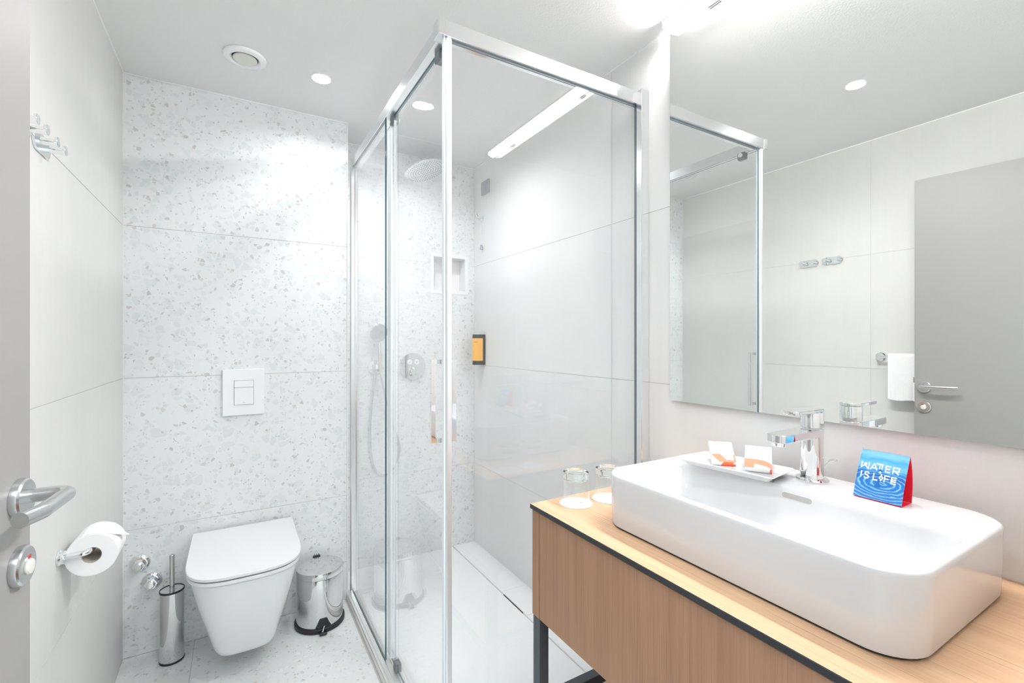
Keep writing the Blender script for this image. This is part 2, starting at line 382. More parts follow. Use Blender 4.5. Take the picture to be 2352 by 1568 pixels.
SHARP = math.radians(32)
def finish(bm, smooth=True):
    bmesh.ops.recalc_face_normals(bm, faces=bm.faces[:])
    for f in bm.faces: f.smooth = smooth
    if smooth:
        for e in bm.edges:
            if len(e.link_faces) != 2 or e.calc_face_angle(0) > SHARP: e.smooth = False
def world_origin(o):
    v = Vector((0, 0, 0))
    while o is not None:
        v += o.location; o = o.parent
    return v
def obj(name, bm, mat, parent=None, smooth=True, origin=None, recalc=True):
    if recalc: finish(bm, smooth)
    me = bpy.data.meshes.new(name)
    if parent is not None: org = world_origin(parent); loc = Vector((0, 0, 0))
    elif origin is not None: org = Vector(origin); loc = org
    else:
        vs_ = [v.co for v in bm.verts]
        org = Vector(((min(v.x for v in vs_) + max(v.x for v in vs_)) / 2, (min(v.y for v in vs_) + max(v.y for v in vs_)) / 2, min(v.z for v in vs_)))
        loc = org
    bmesh.ops.translate(bm, verts=bm.verts[:], vec=-org)
    bm.to_mesh(me); bm.free()
    for m in (mat if isinstance(mat, (list, tuple)) else [mat]): me.materials.append(m if not isinstance(m, str) else M[m])
    o = bpy.data.objects.new(name, me); col.objects.link(o); o.location = loc
    if parent is not None: o.parent = parent
    return o
def thing(name, label, cat, loc, group=None):
    o = bpy.data.objects.new(name, None); col.objects.link(o); o.location = loc
    o.empty_display_size = 0.05
    return tag(o, label, cat, group)
def tag(o, label, cat=None, group=None):
    o['label'] = label
    if cat: o['category'] = cat
    if group: o['group'] = group
    return o
def struct(name, bm, mat, smooth=False, **kw):
    o = obj(name, bm, mat, smooth=smooth, origin=(0, 0, 0), **kw); o['kind'] = 'structure'; return o
def copy_thing(o, shift, label, group=None):
    r = o.copy(); col.objects.link(r); r.location = o.location + Vector(shift)
    r['label'] = label
    if group: r['group'] = group
    def kids(src, dst):
        for ch in list(src.children):
            c = ch.copy(); col.objects.link(c); c.parent = dst; kids(ch, c)
    kids(o, r); return r

# ------------------------------------------------------------------ room numbers (metres; left wall x = 0, doorway y = 0)
WR, YB, YS, ZC, XE = 1.6412, 2.348, 2.580, 2.2987, 0.8459
YF, XJ = 0.10, 0.885
JZ = [0.0, 0.5003, 1.1003, 1.7003, ZC]
T, GAP = 0.009, 0.0011

def tile_x(parent, x, sgn, cols, rows, mat):          # tiles on a wall of constant x; sgn = +1 faces +x
    for a, b in zip(cols, cols[1:]):
        for c, d in zip(rows, rows[1:]):
            bm = bmesh.new(); x0, x1 = (x - T, x) if sgn > 0 else (x, x + T)
            bx(bm, x0, x1, a + GAP, b - GAP, c + GAP, d - GAP); obj('tile', bm, mat, parent, smooth=False)
def rects_minus(a, b, c, d, hole):
    if hole is None: return [(a, b, c, d)]
    h0, h1, k0, k1 = hole
    if h0 >= b or h1 <= a or k0 >= d or k1 <= c: return [(a, b, c, d)]
    out = []
    if h0 > a: out.append((a, h0, c, d))
    if h1 < b: out.append((h1, b, c, d))
    m0, m1 = max(a, h0), min(b, h1)
    if k0 > c: out.append((m0, m1, c, k0))
    if k1 < d: out.append((m0, m1, k1, d))
    return out
def tile_y(parent, y, cols, rows, mat, hole=None):     # tiles facing -y
    for a, b in zip(cols, cols[1:]):
        for c, d in zip(rows, rows[1:]):
            bm = bmesh.new()
            for r in rects_minus(a + GAP, b - GAP, c + GAP, d - GAP, hole): bx(bm, r[0], r[1], y, y + T, r[2], r[3])
            obj('tile', bm, mat, parent, smooth=False)

# left wall
S = 0.0016
bm = bmesh.new(); bx(bm, -0.12, -S, -0.06, YS + 0.12, -0.05, ZC + 0.06)
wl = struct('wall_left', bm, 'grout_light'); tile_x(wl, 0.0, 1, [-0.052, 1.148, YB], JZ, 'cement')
# wall behind the toilet (boxed forward)
bm = bmesh.new(); bx(bm, 0.0, XE - 0.002, YB + S, YS + 0.12, -0.05, ZC + 0.06)
wt = struct('wall_toilet', bm, 'grout_light'); tile_y(wt, YB, [0.0, XE - 0.002], JZ, 'terrazzo_wall')
# its return face inside the shower
bm = bmesh.new(); bx(bm, XE - 0.002, XE - 0.0018, YB + 0.001, YS, -0.02, ZC)
wr_ = obj('return_face', bm, 'terrazzo_wall', wt, smooth=False)
# shower back wall with a hole for the niche
NICHE = (1.370, 1.584, 1.5385, 1.7455)
bm = bmesh.new()
for r in rects_minus(XE - 0.002, WR + 0.12, -0.05, ZC + 0.06, NICHE): bx(bm, r[0], r[1], YS + S, YS + 0.12, r[2], r[3])
wsb = struct('wall_back', bm, 'grout_light'); tile_y(wsb, YS, [XE - 0.002, WR], JZ, 'terrazzo_wall', NICHE)
# right wall
bm = bmesh.new(); bx(bm, WR + S, WR + 0.12, -0.06, YS + S, -0.05, ZC + 0.06)
wrt = struct('wall_right', bm, 'grout_light'); tile_x(wrt, WR, -1, [YF, 0.1654, 1.3654, YS], JZ, 'cement_brightened')
# front wall with the doorway
bm = bmesh.new(); bx(bm, XJ, WR, -0.04, YF, -0.05, ZC); bx(bm, -0.001, XJ, -0.04, YF, 2.03, ZC)
struct('wall_front', bm, 'white_paint')
# hall outside
bm = bmesh.new()
bx(bm, -2.3, -2.2, -1.9, -0.06, -0.05, ZC); bx(bm, 1.9, 2.0, -1.9, -0.04, -0.05, ZC); bx(bm, -2.3, 2.0, -1.9, -1.8, -0.05, ZC)
bx(bm, -2.2, -0.12, -0.06, -0.04, -0.05, ZC); bx(bm, WR + 0.12, 1.9, -0.06, -0.04, -0.05, ZC)
struct('wall_hall', bm, 'white_paint')
# floors
bm = bmesh.new(); bx(bm, -0.12, WR + 0.12, -0.06, YS + 0.12, -0.12, -S)
fl = struct('floor', bm, 'grout')
for a, b in ((0.0, 0.2340), (0.2340, 0.8340), (0.8340, 1.4340), (1.4340, WR)):
    for c, d in ((-0.052, 1.148), (1.148, YB)):
        y1 = d
        if a > 0.8 and d > 1.2: y1 = 1.19
        x1 = b if not (a < 0.8 < b and d > 1.2) else b
        bm = bmesh.new(); bx(bm, a + GAP, min(x1, WR) - GAP, c + GAP, y1 - GAP, -T, 0.0); obj('tile', bm, 'terrazzo_floor', fl, smooth=False)
bm = bmesh.new(); bx(bm, -2.3, 2.0, -1.9, -0.061, -0.12, -0.0005)
struct('floor_hall', bm, 'grout_light')
# ceiling with holes for the downlights
LIGHTS = [(0.676, 1.999), (1.091, 1.999), (0.676, 0.931)]
bm = bmesh.new()
def loop_edges(pts):
    v = [bm.verts.new(p) for p in pts]; return [bm.edges.new((v[i], v[(i + 1) % len(v)])) for i in range(len(v))]
ed = loop_edges([(-0.12, -0.05, ZC), (WR + 0.12, -0.05, ZC), (WR + 0.12, YS + 0.12, ZC), (-0.12, YS + 0.12, ZC)])
for lx, ly in LIGHTS: ed += loop_edges([(lx + 0.034 * math.cos(2 * PI * k / 32), ly + 0.034 * math.sin(2 * PI * k / 32), ZC) for k in range(32)])
bmesh.ops.triangle_fill(bm, edges=ed, use_beauty=True)
ex = bmesh.ops.extrude_face_region(bm, geom=bm.faces[:])
bmesh.ops.translate(bm, verts=[g for g in ex['geom'] if isinstance(g, bmesh.types.BMVert)], vec=(0, 0, 0.05))
struct('ceiling', bm, 'plaster')
bm = bmesh.new(); bx(bm, -2.3, 2.0, -1.9, -0.05, ZC, ZC + 0.05); struct('ceiling_hall', bm, 'white_paint')
# white sealing beads where walls meet ceiling and each other, edge profile of the boxed wall
b_ = 0.0045
for i, (x0, x1, y0, y1) in enumerate(((0, b_, YF, YB), (b_, XE, YB - b_, YB), (XE, WR - b_, YS - b_, YS), (WR - b_, WR, YF, YS))):
    bm = bmesh.new(); bx(bm, x0, x1, y0, y1, ZC - b_, ZC); struct('trim_%d' % (i + 1), bm, 'trim')
bm = bmesh.new(); bx(bm, XE - 0.0018, XE + 0.0022, YB - 0.001, YB + 0.012, 0.0, ZC); struct('trim_5', bm, 'trim')
bm = bmesh.new(); bx(bm, 0.0, 0.003, YB - 0.003, YB, 0.0, ZC - b_); struct('trim_6', bm, 'white_paint')
bm = bmesh.new(); bx(bm, WR - 0.003, WR, YS - 0.003, YS, 0.02, ZC - b_); struct('trim_7', bm, 'white_paint')

# ------------------------------------------------------------------ ceiling fittings
def downlight(x, y, label, lens='spot'):
    t = thing('downlight', label, 'ceiling light', (x, y, ZC), 'recessed ceiling downlights')
    bm = bmesh.new(); lathe(bm, [(0.0385, 0), (0.0385, -0.0022), (0.035, -0.003), (0.0325, -0.001), (0.0325, 0.0005), (0.0338, 0.0005)], (x, y, ZC), cap0=False, cap1=False)
    obj('trim_ring', bm, 'white_plastic', t)
    bm = bmesh.new(); lathe(bm, [(0.0325, 0.0), (0.0280, 0.012), (0.0275, 0.0125), (0.0335, 0.0125), (0.0335, 0.0)], (x, y, ZC), cap0=False, cap1=False)
    obj('reflector', bm, 'reflector', t)
    bm = bmesh.new(); lathe(bm, [(0.0278, 0.0122), (0.0278, 0.016)], (x, y, ZC)); obj('lens', bm, lens, t)
    return t
d0 = downlight(*LIGHTS[0], 'recessed downlight in the ceiling beside the round vent above the toilet', 'spot')
d1 = downlight(*LIGHTS[1], 'recessed downlight in the ceiling inside the shower near the rain head', 'spot_shower')
d2 = downlight(*LIGHTS[2], 'recessed downlight in front of the washbasin, seen in the mirror', 'spot_basin')

VX, VY = 0.411, 1.990
t = thing('exhaust_vent', 'round white exhaust valve in the ceiling above the toilet', 'vent', (VX, VY, ZC))
bm = bmesh.new(); lathe(bm, [(0.071, -0.0005), (0.0715, -0.004), (0.069, -0.0095), (0.062, -0.013), (0.052, -0.0135), (0.046, -0.010), (0.0425, -0.004), (0.0425, -0.0008)], (VX, VY, ZC), seg=48, cap0=False, cap1=False)
obj('rim', bm, 'white_plastic', t)
bm = bmesh.new(); lathe(bm, [(0.0428, -0.0006), (0.0428, -0.0012)], (VX, VY, ZC), seg=48); obj('throat_shade', bm, 'dark_gap', t)  # flat dark disc, shade of the vent gap put into its colour
bm = bmesh.new(); lathe(bm, [(0.030, -0.001), (0.0395, -0.007), (0.040, -0.0105), (0.038, -0.012), (0.02, -0.0127)], (VX, VY, ZC), seg=48); obj('valve_disc', bm, 'ivory', t)

# LED bar along the top of the mirror
LY0, LY1 = 0.13, 1.069
t = thing('mirror_light', 'long glowing linear lamp along the top edge of the mirror', 'lamp', (1.606, 0.6, 2.268))
prof = [(1.5869, ZC - 0.0075), (1.5869, 2.2745), (1.6138, 2.268), (1.622, 2.268)]
bm = bmesh.new(); prism(bm, prof + [(1.622, ZC - 0.0075)], lambda x, z: (x, LY0 + 0.003, z), lambda x, z: (x, LY1 - 0.004, z))
obj('diffuser', bm, 'led', t, smooth=False)
obj('housing', box(1.5846, 1.624, LY0, LY1, ZC - 0.0074, ZC - 0.0004), 'white_plastic', t, smooth=False)
for ya, yb in ((LY0, LY0 + 0.003), (LY1 - 0.004, LY1)):
    bm = bmesh.new(); prism(bm, [(1.5862, ZC - 0.0075), (1.5862, 2.2740), (1.6138, 2.2674), (1.6230, 2.2674), (1.6230, ZC - 0.0075)], lambda x, z: (x, ya, z), lambda x, z: (x, yb, z))
    obj('end_cap', bm, 'white_plastic', t, smooth=False)
for yk in (0.90, 0.33):
    bm = box(1.617, 1.6245, yk - 0.02, yk + 0.02, 2.262, 2.268); obj('bracket', bm, 'satin', t, smooth=False)

# ------------------------------------------------------------------ mirror
t = thing('wall_mirror', 'large frameless wall mirror above the washbasin', 'mirror', (1.63, 0.6, 1.0505))
bm = bmesh.new(); fs = bx(bm, 1.6257, 1.6307, 0.115, 1.069, 1.0505, 2.2665)
for f in fs: f.normal_update(); f.material_index = 0 if f.normal.x < -0.9 else 1
obj('mirror_glass', bm, ['mirror', 'mirror_edge'], t, smooth=False, recalc=False)
for yy in (0.2, 0.9):
    for zz in (1.3, 2.0): obj('wall_bracket', box(1.6307, WR - 0.0002, yy, yy + 0.12, zz, zz + 0.08), 'satin', t, smooth=False)

# ------------------------------------------------------------------ shower tray
t = thing('shower_tray', 'flat white shower tray behind the glass', 'shower tray', (1.24, 1.9, 0.0))
TZ = 0.0175
XD = 1.494
bm = bmesh.new()
bx(bm, 0.846, XD, 1.20, YS, 0.0, TZ); bx(bm, XD, XD + 0.006, 1.20, YS - 0.03, 0.0, TZ - 0.006); bx(bm, XD + 0.006, WR, 1.20, YS, 0.0, TZ)
bmesh.ops.remove_doubles(bm, verts=bm.verts[:], dist=1e-6)
obj('tray_floor', bm, 'tray', t, smooth=False)
for ya, yb in ((1.205, 1.757), (1.760, 1.985), (1.988, YS - 0.012)):
    bm = box(XD + 0.0075, WR - 0.012, ya + 0.001, yb - 0.001, TZ - 0.001, TZ + 0.0022, 0.001, 1); obj('drain_cover', bm, 'tray', t)
bm = bmesh.new(); bx(bm, XD + 0.0015, XD + 0.0066, 1.79, 1.965, TZ - 0.004, TZ + 0.0005); obj('drain_slot', bm, 'dark_gap', t, smooth=False)

# ------------------------------------------------------------------ shower enclosure: the fixed frame is one thing, the sliding door another
t = thing('shower_enclosure', 'glass shower enclosure with aluminium header and corner post', 'shower enclosure', (0.87, 1.2, 0.0))
HZ0, HZ1 = 2.0875, 2.1315
def rail_x(name, x0, x1, y0, y1, z0, z1, mat, bev=0.0012):
    return obj(name, box(x0, x1, y0, y1, z0, z1, bev, 1), mat, t)
rail_x('header_rail', 0.880, 1.618, 1.196, 1.236, HZ0, HZ1, 'alu_bright')
rail_x('header_rail', 0.866, 0.906, 1.2365, YB - 0.001, HZ0, HZ1, 'alu')
rail_x('corner_block', 0.8575, 0.8795, 1.193, 1.236, HZ0 - 0.0005, HZ1 + 0.0005, 'alu')
rail_x('corner_post', 0.8815, 0.8985, 1.198, 1.222, 0.03, HZ0, 'post_metal', 0.003)
rail_x('post_seal', 0.8755, 0.8812, 1.203, 1.217, 0.03, HZ0, 'seal', 0.001)
# wall profiles
rail_x('wall_profile', 1.604, WR, 1.173, 1.200, TZ, HZ1, 'alu_bright', 0.002)
rail_x('wall_profile', 1.619, WR, 1.2005, 1.226, TZ, HZ1 - 0.001, 'alu', 0.002)
rail_x('wall_profile', 0.8565, 0.8765, YB - 0.024, YB - 0.001, 0.034, HZ0, 'alu', 0.003)
rail_x('wall_profile', 0.877, 0.890, YB - 0.020, YB - 0.001, 0.034, HZ0, 'alu_bright', 0.002)
def pane(parent, x0, x1, y0, y1, z0, z1, thin, name='glass_panel'):
    bm = bmesh.new(); fs = bx(bm, x0, x1, y0, y1, z0, z1)
    for f in fs:
        f.normal_update()
        f.material_index = 0 if abs(f.normal['xyz'.index(thin)]) > 0.9 else 1
    return obj(name, bm, ['glass', 'glass_edge'], parent, smooth=False, recalc=False)
pane(t, 0.899, 1.618, 1.208, 1.214, TZ + 0.003, HZ0, 'y')
pane(t, 0.8695, 0.8755, 1.7715, YB - 0.022, 0.034, HZ0, 'x')
# gasket lines at the panes' edges
bm = bmesh.new(); bx(bm, 0.899, 1.619, 1.2085, 1.2135, HZ0 - 0.006, HZ0); obj('gasket', bm, 'grey_plastic', t, smooth=False)
bm = bmesh.new(); bx(bm, 1.6135, 1.619, 1.205, 1.218, TZ, HZ0); obj('gasket', bm, 'grey_plastic', t, smooth=False)
bm = bmesh.new(); bx(bm, 0.870, 0.875, 1.775, YB - 0.022, HZ0 - 0.005, HZ0); obj('gasket', bm, 'grey_plastic', t, smooth=False)
# floor rail: outer face, stepped top, inner track
bm = bmesh.new()
prism(bm, [(0.8405, 0), (0.8405, 0.028), (0.8425, 0.031), (0.848, 0.0315), (0.849, 0.0305), (0.8515, 0.0305), (0.8525, 0.033), (0.866, 0.034), (0.8665, 0.020), (0.8665, 0.0)],
      lambda x, z: (x, 1.193, z), lambda x, z: (x, YB - 0.001, z))
obj('floor_rail', bm, 'alu_satin', t)
rail_x('floor_rail', 0.867, 0.892, 1.225, YB - 0.001, TZ, 0.029, 'alu_satin', 0.002)
rail_x('floor_rail', 0.892, 1.604, 1.196, 1.222, TZ - 0.0175, 0.027, 'alu_satin', 0.002)

t = thing('sliding_door', 'sliding glass shower door with chrome pull handles', 'shower door', (0.89, 1.5, 0.03))
DX0, DX1 = 0.8905, 0.8965
pane(t, DX0, DX1, 1.205, 1.782, 0.036, 2.083, 'x')
bm = box(DX0 - 0.002, DX1 + 0.0, 1.7625, 1.8095, 0.036, 2.07, 0.001, 1); obj('door_seal', bm, 'seal', t)
bm = box(DX0 - 0.001, DX1 + 0.001, 1.719, 1.7225, 0.036, 2.07, 0.0005, 1); obj('door_seal', bm, 'seal', t)
def square_tube(bm, pts, s):
    tube(bm, pts, s * 0.7071, seg=4)
def pull(xa, xb):
    bm = bmesh.new(); y0, y1 = 1.230, 1.242
    lo, hi = min(xa, xb), max(xa, xb); out_, s_ = (xa, 0.012 if xb > xa else -0.012)
    bx(bm, min(out_, out_ + s_), max(out_, out_ + s_), y0, y1, 0.962, 1.195)
    bx(bm, min(out_ + s_, xb), max(out_ + s_, xb), y0, y1, 1.183, 1.195); bx(bm, min(out_ + s_, xb), max(out_ + s_, xb), y0, y1, 0.962, 0.974)
    bmesh.ops.remove_doubles(bm, verts=bm.verts[:], dist=1e-6)
    return obj('pull_handle', bm, 'chrome', t)
pull(0.8495, DX0 - 0.0005); pull(0.9245, DX1 + 0.0005)
for yk in (1.285, 1.745):
    r_ = obj('roller_carriage', box(DX0 - 0.004, DX1 + 0.013, yk - 0.018, yk + 0.018, 2.064, 2.0955, 0.002, 1), 'grey_plastic', t)
    bm = bmesh.new(); lathe(bm, [(0.009, -0.004), (0.010, 0), (0.009, 0.004)], (DX1 + 0.017, yk, 2.082), axis=(1, 0, 0), seg=20); obj('roller', bm, 'white_plastic', r_)
for yk in (1.70,):
    g_ = obj('floor_guide', box(DX0 - 0.006, DX1 + 0.010, yk - 0.016, yk + 0.016, 0.029, 0.062, 0.003, 2), 'grey_plastic', t)
    bm = bmesh.new(); lathe(bm, [(0.005, 0), (0.0055, 0.003), (0.004, 0.006)], (DX0 + 0.0, yk + 0.012, 0.062), seg=16); obj('screw', bm, 'satin', g_)

# ------------------------------------------------------------------ shower fittings
t = thing('rain_shower', 'round chrome rain shower head high on the terrazzo wall', 'shower head', (1.30, YS, 2.2))
hc = Vector((1.2805, 2.455, 2.186)); hn = Vector((0.255, -0.222, -0.937)).normalized()
bm = bmesh.new(); lathe(bm, [(0.02, -0.022), (0.06, -0.014), (0.112, -0.006), (0.118, -0.002), (0.119, 0.003), (0.117, 0.006)], hc, axis=hn, seg=56); hd = obj('head', bm, 'chrome', t)
bm = bmesh.new(); lathe(bm, [(0.110, 0.0058), (0.109, 0.0075)], hc, axis=hn, seg=56); fp = obj('spray_face', bm, 'alu_bright', hd)
bm = bmesh.new(); hx, hy, hz = frame(hn)
for ring in range(1, 8):
    for k in range(ring * 6):
        a = 2 * PI * k / (ring * 6); c = hc + hz * 0.0075 + (hx * math.cos(a) + hy * math.sin(a)) * (ring * 0.0145)
        lathe(bm, [(0.0020, 0.0), (0.0014, 0.0018)], c, axis=hn, seg=6, cap0=False)
nz = obj('nozzles', bm, 'grey_plastic', hd); nz['kind'] = 'stuff'
bm = bmesh.new(); tube(bm, smooth_path([(1.304, YS - 0.001, 2.236), (1.302, YS - 0.05, 2.236), tuple(hc - hn * 0.045), tuple(hc - hn * 0.018)]), 0.0125, 14); obj('arm', bm, 'chrome', t)
bm = bmesh.new(); lathe(bm, [(0.030, 0.0), (0.030, 0.006), (0.026, 0.009), (0.014, 0.010)], (1.304, YS - 0.0005, 2.236), axis=(0, -1, 0)); obj('wall_flange', bm, 'chrome', t)

t = thing('hand_shower', 'chrome hand shower with hose in its wall holder', 'hand shower', (1.04, YS, 1.1))
hx0, hz0 = 1.039, 1.098
bm = bmesh.new(); lathe(bm, [(0.0405, 0), (0.0405, 0.006), (0.038, 0.009), (0.02, 0.0098)], (hx0 - 0.002, YS - 0.0005, hz0), axis=(0, -1, 0), seg=40); obj('wall_flange', bm, 'chrome', t)
bm = box(hx0 - 0.014, hx0 + 0.014, YS - 0.058, YS - 0.009, hz0 - 0.021, hz0 + 0.021, 0.005, 2); obj('holder', bm, 'chrome', t)
bm = bmesh.new(); tube(bm, smooth_path([(1.050, 2.522, 1.085), (1.048, 2.523, 1.14), (1.045, 2.523, 1.20), (1.042, 2.524, 1.235)]), [0.0105] * 8 + [0.0115] * 8 + [0.0125] * 9, 14); obj('handle', bm, 'chrome', t)
bm = bmesh.new(); lathe(bm, [(0.015, -0.026), (0.034, -0.017), (0.046, -0.006), (0.0475, 0.0), (0.045, 0.004)], (1.044, 2.525, 1.288), axis=(0.05, -0.92, -0.38), seg=40, sy=1.1); hh = obj('spray_head', bm, 'chrome', t)
bm = bmesh.new(); lathe(bm, [(0.042, 0.0038), (0.0415, 0.0052)], (1.044, 2.525, 1.288), axis=(0.05, -0.92, -0.38), seg=40, sy=1.1); obj('spray_face', bm, 'alu_bright', hh)
bm = bmesh.new()
tube(bm, smooth_path([(1.050, 2.522, 1.086), (1.058, 2.520, 1.04), (1.085, 2.535, 0.92), (1.123, 2.55, 0.79), (1.160, 2.56, 0.69), (1.166, 2.562, 0.62), (1.138, 2.563, 0.545), (1.098, 2.564, 0.510), (1.055, 2.566, 0.522), (1.022, 2.568, 0.58), (1.008, 2.568, 0.70), (1.010, 2.566, 0.82), (1.020, 2.560, 0.95), (1.031, 2.548, 1.05), (1.033, 2.545, 1.078)], 10), 0.0072, 12)
obj('hose', bm, 'chrome', t)

t = thing('shower_valve', 'round chrome shower control with two buttons and a knob', 'shower valve', (1.2475, YS, 1.10))
vc = (1.2475, YS - 0.0005, 1.1005)
bm = bmesh.new(); lathe(bm, [(0.077, 0), (0.077, 0.008), (0.0755, 0.0105), (0.05, 0.011)], vc, axis=(0, -1, 0), seg=56); obj('cover_plate', bm, 'chrome', t)
for dx, kind in ((-0.020, 0), (0.021, 1)):
    bm = bmesh.new(); lathe(bm, [(0.0145, 0.0105), (0.0145, 0.015), (0.013, 0.016)], (vc[0] + dx, vc[1], vc[2] + 0.025), axis=(0, -1, 0), seg=28); b1 = obj('button', bm, 'white_plastic', t)
    bm = bmesh.new(); x_, z_, y_ = vc[0] + dx, vc[2] + 0.025, vc[1] - 0.0161
    if kind: bx(bm, x_ - 0.005, x_ + 0.005, y_ - 0.0003, y_, z_ + 0.002, z_ + 0.004); bx(bm, x_ - 0.001, x_ + 0.001, y_ - 0.0003, y_, z_ - 0.006, z_ + 0.002)
    else: bx(bm, x_ - 0.005, x_ + 0.001, y_ - 0.0003, y_, z_ - 0.004, z_ - 0.002); bx(bm, x_ - 0.001, x_ + 0.005, y_ - 0.0003, y_, z_ + 0.000, z_ + 0.002)
    obj('symbol', bm, 'satin', b1, smooth=False)
bm = bmesh.new(); lathe(bm, [(0.031, 0.0105), (0.031, 0.014), (0.0235, 0.0145), (0.0225, 0.040), (0.020, 0.042)], (vc[0] + 0.002, vc[1], vc[2] - 0.028), axis=(0, -1, 0), seg=36); kn = obj('knob', bm, 'chrome', t)
bm = box(vc[0] - 0.002, vc[0] + 0.006, vc[1] - 0.052, vc[1] - 0.041, vc[2] - 0.047, vc[2] - 0.010, 0.002, 1); obj('grip', bm, 'chrome', kn)
bm = bmesh.new(); bx(bm, vc[0] - 0.022, vc[0] - 0.012, vc[1] - 0.0145, vc[1] - 0.0142, vc[2] - 0.008, vc[2] - 0.006); obj('mark', bm, 'red_mark', kn, smooth=False)
bm = bmesh.new(); bx(bm, vc[0] + 0.014, vc[0] + 0.023, vc[1] - 0.0145, vc[1] - 0.0142, vc[2] - 0.008, vc[2] - 0.006); obj('mark', bm, 'blue_mark', kn, smooth=False)

# niche: frame and recess box
t = thing('wall_niche', 'small square white recessed niche in the shower wall', 'niche', (1.478, YS, 1.523))
a, b, c, d = NICHE
bm = bmesh.new()
for r in rects_minus(1.357, 1.600, 1.523, 1.7585, (1.3765, 1.5775, 1.5447, 1.7395)): bx(bm, r[0], r[1], YS - 0.002, YS - 0.0002, r[2], r[3])
obj('frame', bm, 'white_plastic', t, smooth=False)
bm = bmesh.new()
bx(bm, a, 1.3765, YS - 0.0002, YS + 0.085, c, d); bx(bm, 1.5775, b, YS - 0.0002, YS + 0.085, c, d)
bx(bm, 1.3765, 1.5775, YS - 0.0002, YS + 0.085, c, 1.5447); bx(bm, 1.3765, 1.5775, YS - 0.0002, YS + 0.085, 1.7395, d)
bx(bm, a, b, YS + 0.085, YS + 0.092, c, d)
obj('recess', bm, 'white_plastic', t, smooth=False)

# pull-cord alarm switch, robe hook, soap dispenser on the right wall
t = thing('pull_cord_switch', 'grey emergency pull-cord switch high on the shower side wall', 'switch', (WR, 2.427, 2.10))
bm = box(WR - 0.009, WR - 0.0005, 2.3795, 2.4734, 2.1025, 2.1815, 0.0025, 2); pl = obj('plate', bm, 'switch_grey', t)
bm = box(WR - 0.0135, WR - 0.009, 2.416, 2.462, 2.115, 2.160, 0.002, 1); obj('rocker', bm, 'switch_grey', t)
bm = bmesh.new(); tube(bm, [(WR - 0.0125, 2.4715, 2.155), (WR - 0.0125, 2.4650, 2.11), (WR - 0.0125, 2.463, 1.811)], 0.0008, 6); obj('cord', bm, 'white_plastic', t)
bm = bmesh.new(); lathe(bm, [(0.005, 0.0), (0.0105, -0.026)], (WR - 0.0125, 2.463, 1.811), seg=20); obj('cord_pull', bm, 'switch_grey', t)

t = thing('robe_hook', 'tiny chrome robe hook on the shower side wall below the grey switch', 'hook', (WR, 2.468, 1.97))
bm = bmesh.new(); lathe(bm, [(0.0155, 0), (0.0155, 0.005), (0.008, 0.007)], (WR - 0.0005, 2.466, 1.972), axis=(-1, 0, 0), seg=24); obj('wall_flange', bm, 'chrome', t)
bm = bmesh.new(); tube(bm, smooth_path([(WR - 0.006, 2.466, 1.972), (WR - 0.028, 2.466, 1.972), (WR - 0.036, 2.479, 1.992)]), 0.0042, 10); obj('prong', bm, 'chrome', t)
bm = bmesh.new(); tube(bm, smooth_path([(WR - 0.014, 2.466, 1.972), (WR - 0.030, 2.460, 1.962), (WR - 0.038, 2.450, 1.950)]), 0.0042, 10); obj('prong', bm, 'chrome', t)

# stroke lettering -------------------------------------------------
def stroke(bm, pts, wd, to3, closed=False):
    """flat ribbon of constant width along 2d points, mapped to 3d"""
    P = [Vector((p[0], p[1])) for p in pts]; n = len(P); L_, R_ = [], []
    for i in range(n):
        a = P[i - 1] if (i > 0 or closed) else None; b = P[(i + 1) % n] if (i < n - 1 or closed) else None
        d1 = (P[i] - a).normalized() if a is not None else (b - P[i]).normalized()
        d2 = (b - P[i]).normalized() if b is not None else d1
        n1 = Vector((-d1.y, d1.x)); n2 = Vector((-d2.y, d2.x)); m = (n1 + n2)
        m = m.normalized() if m.length > 1e-6 else n1
        s_ = wd / 2 / max(0.45, m.dot(n1)); L_.append(P[i] + m * s_); R_.append(P[i] - m * s_)
    vl = [bm.verts.new(to3(p.x, p.y)) for p in L_]; vr = [bm.verts.new(to3(p.x, p.y)) for p in R_]
    for i in range(n if closed else n - 1):
        j = (i + 1) % n; bm.faces.new((vl[i], vl[j], vr[j], vr[i]))
def arc(cx, cyy, r, a0, a1, n=10): return [(cx + r * math.cos(math.radians(a0 + (a1 - a0) * k / n)), cyy + r * math.sin(math.radians(a0 + (a1 - a0) * k / n))) for k in range(n + 1)]
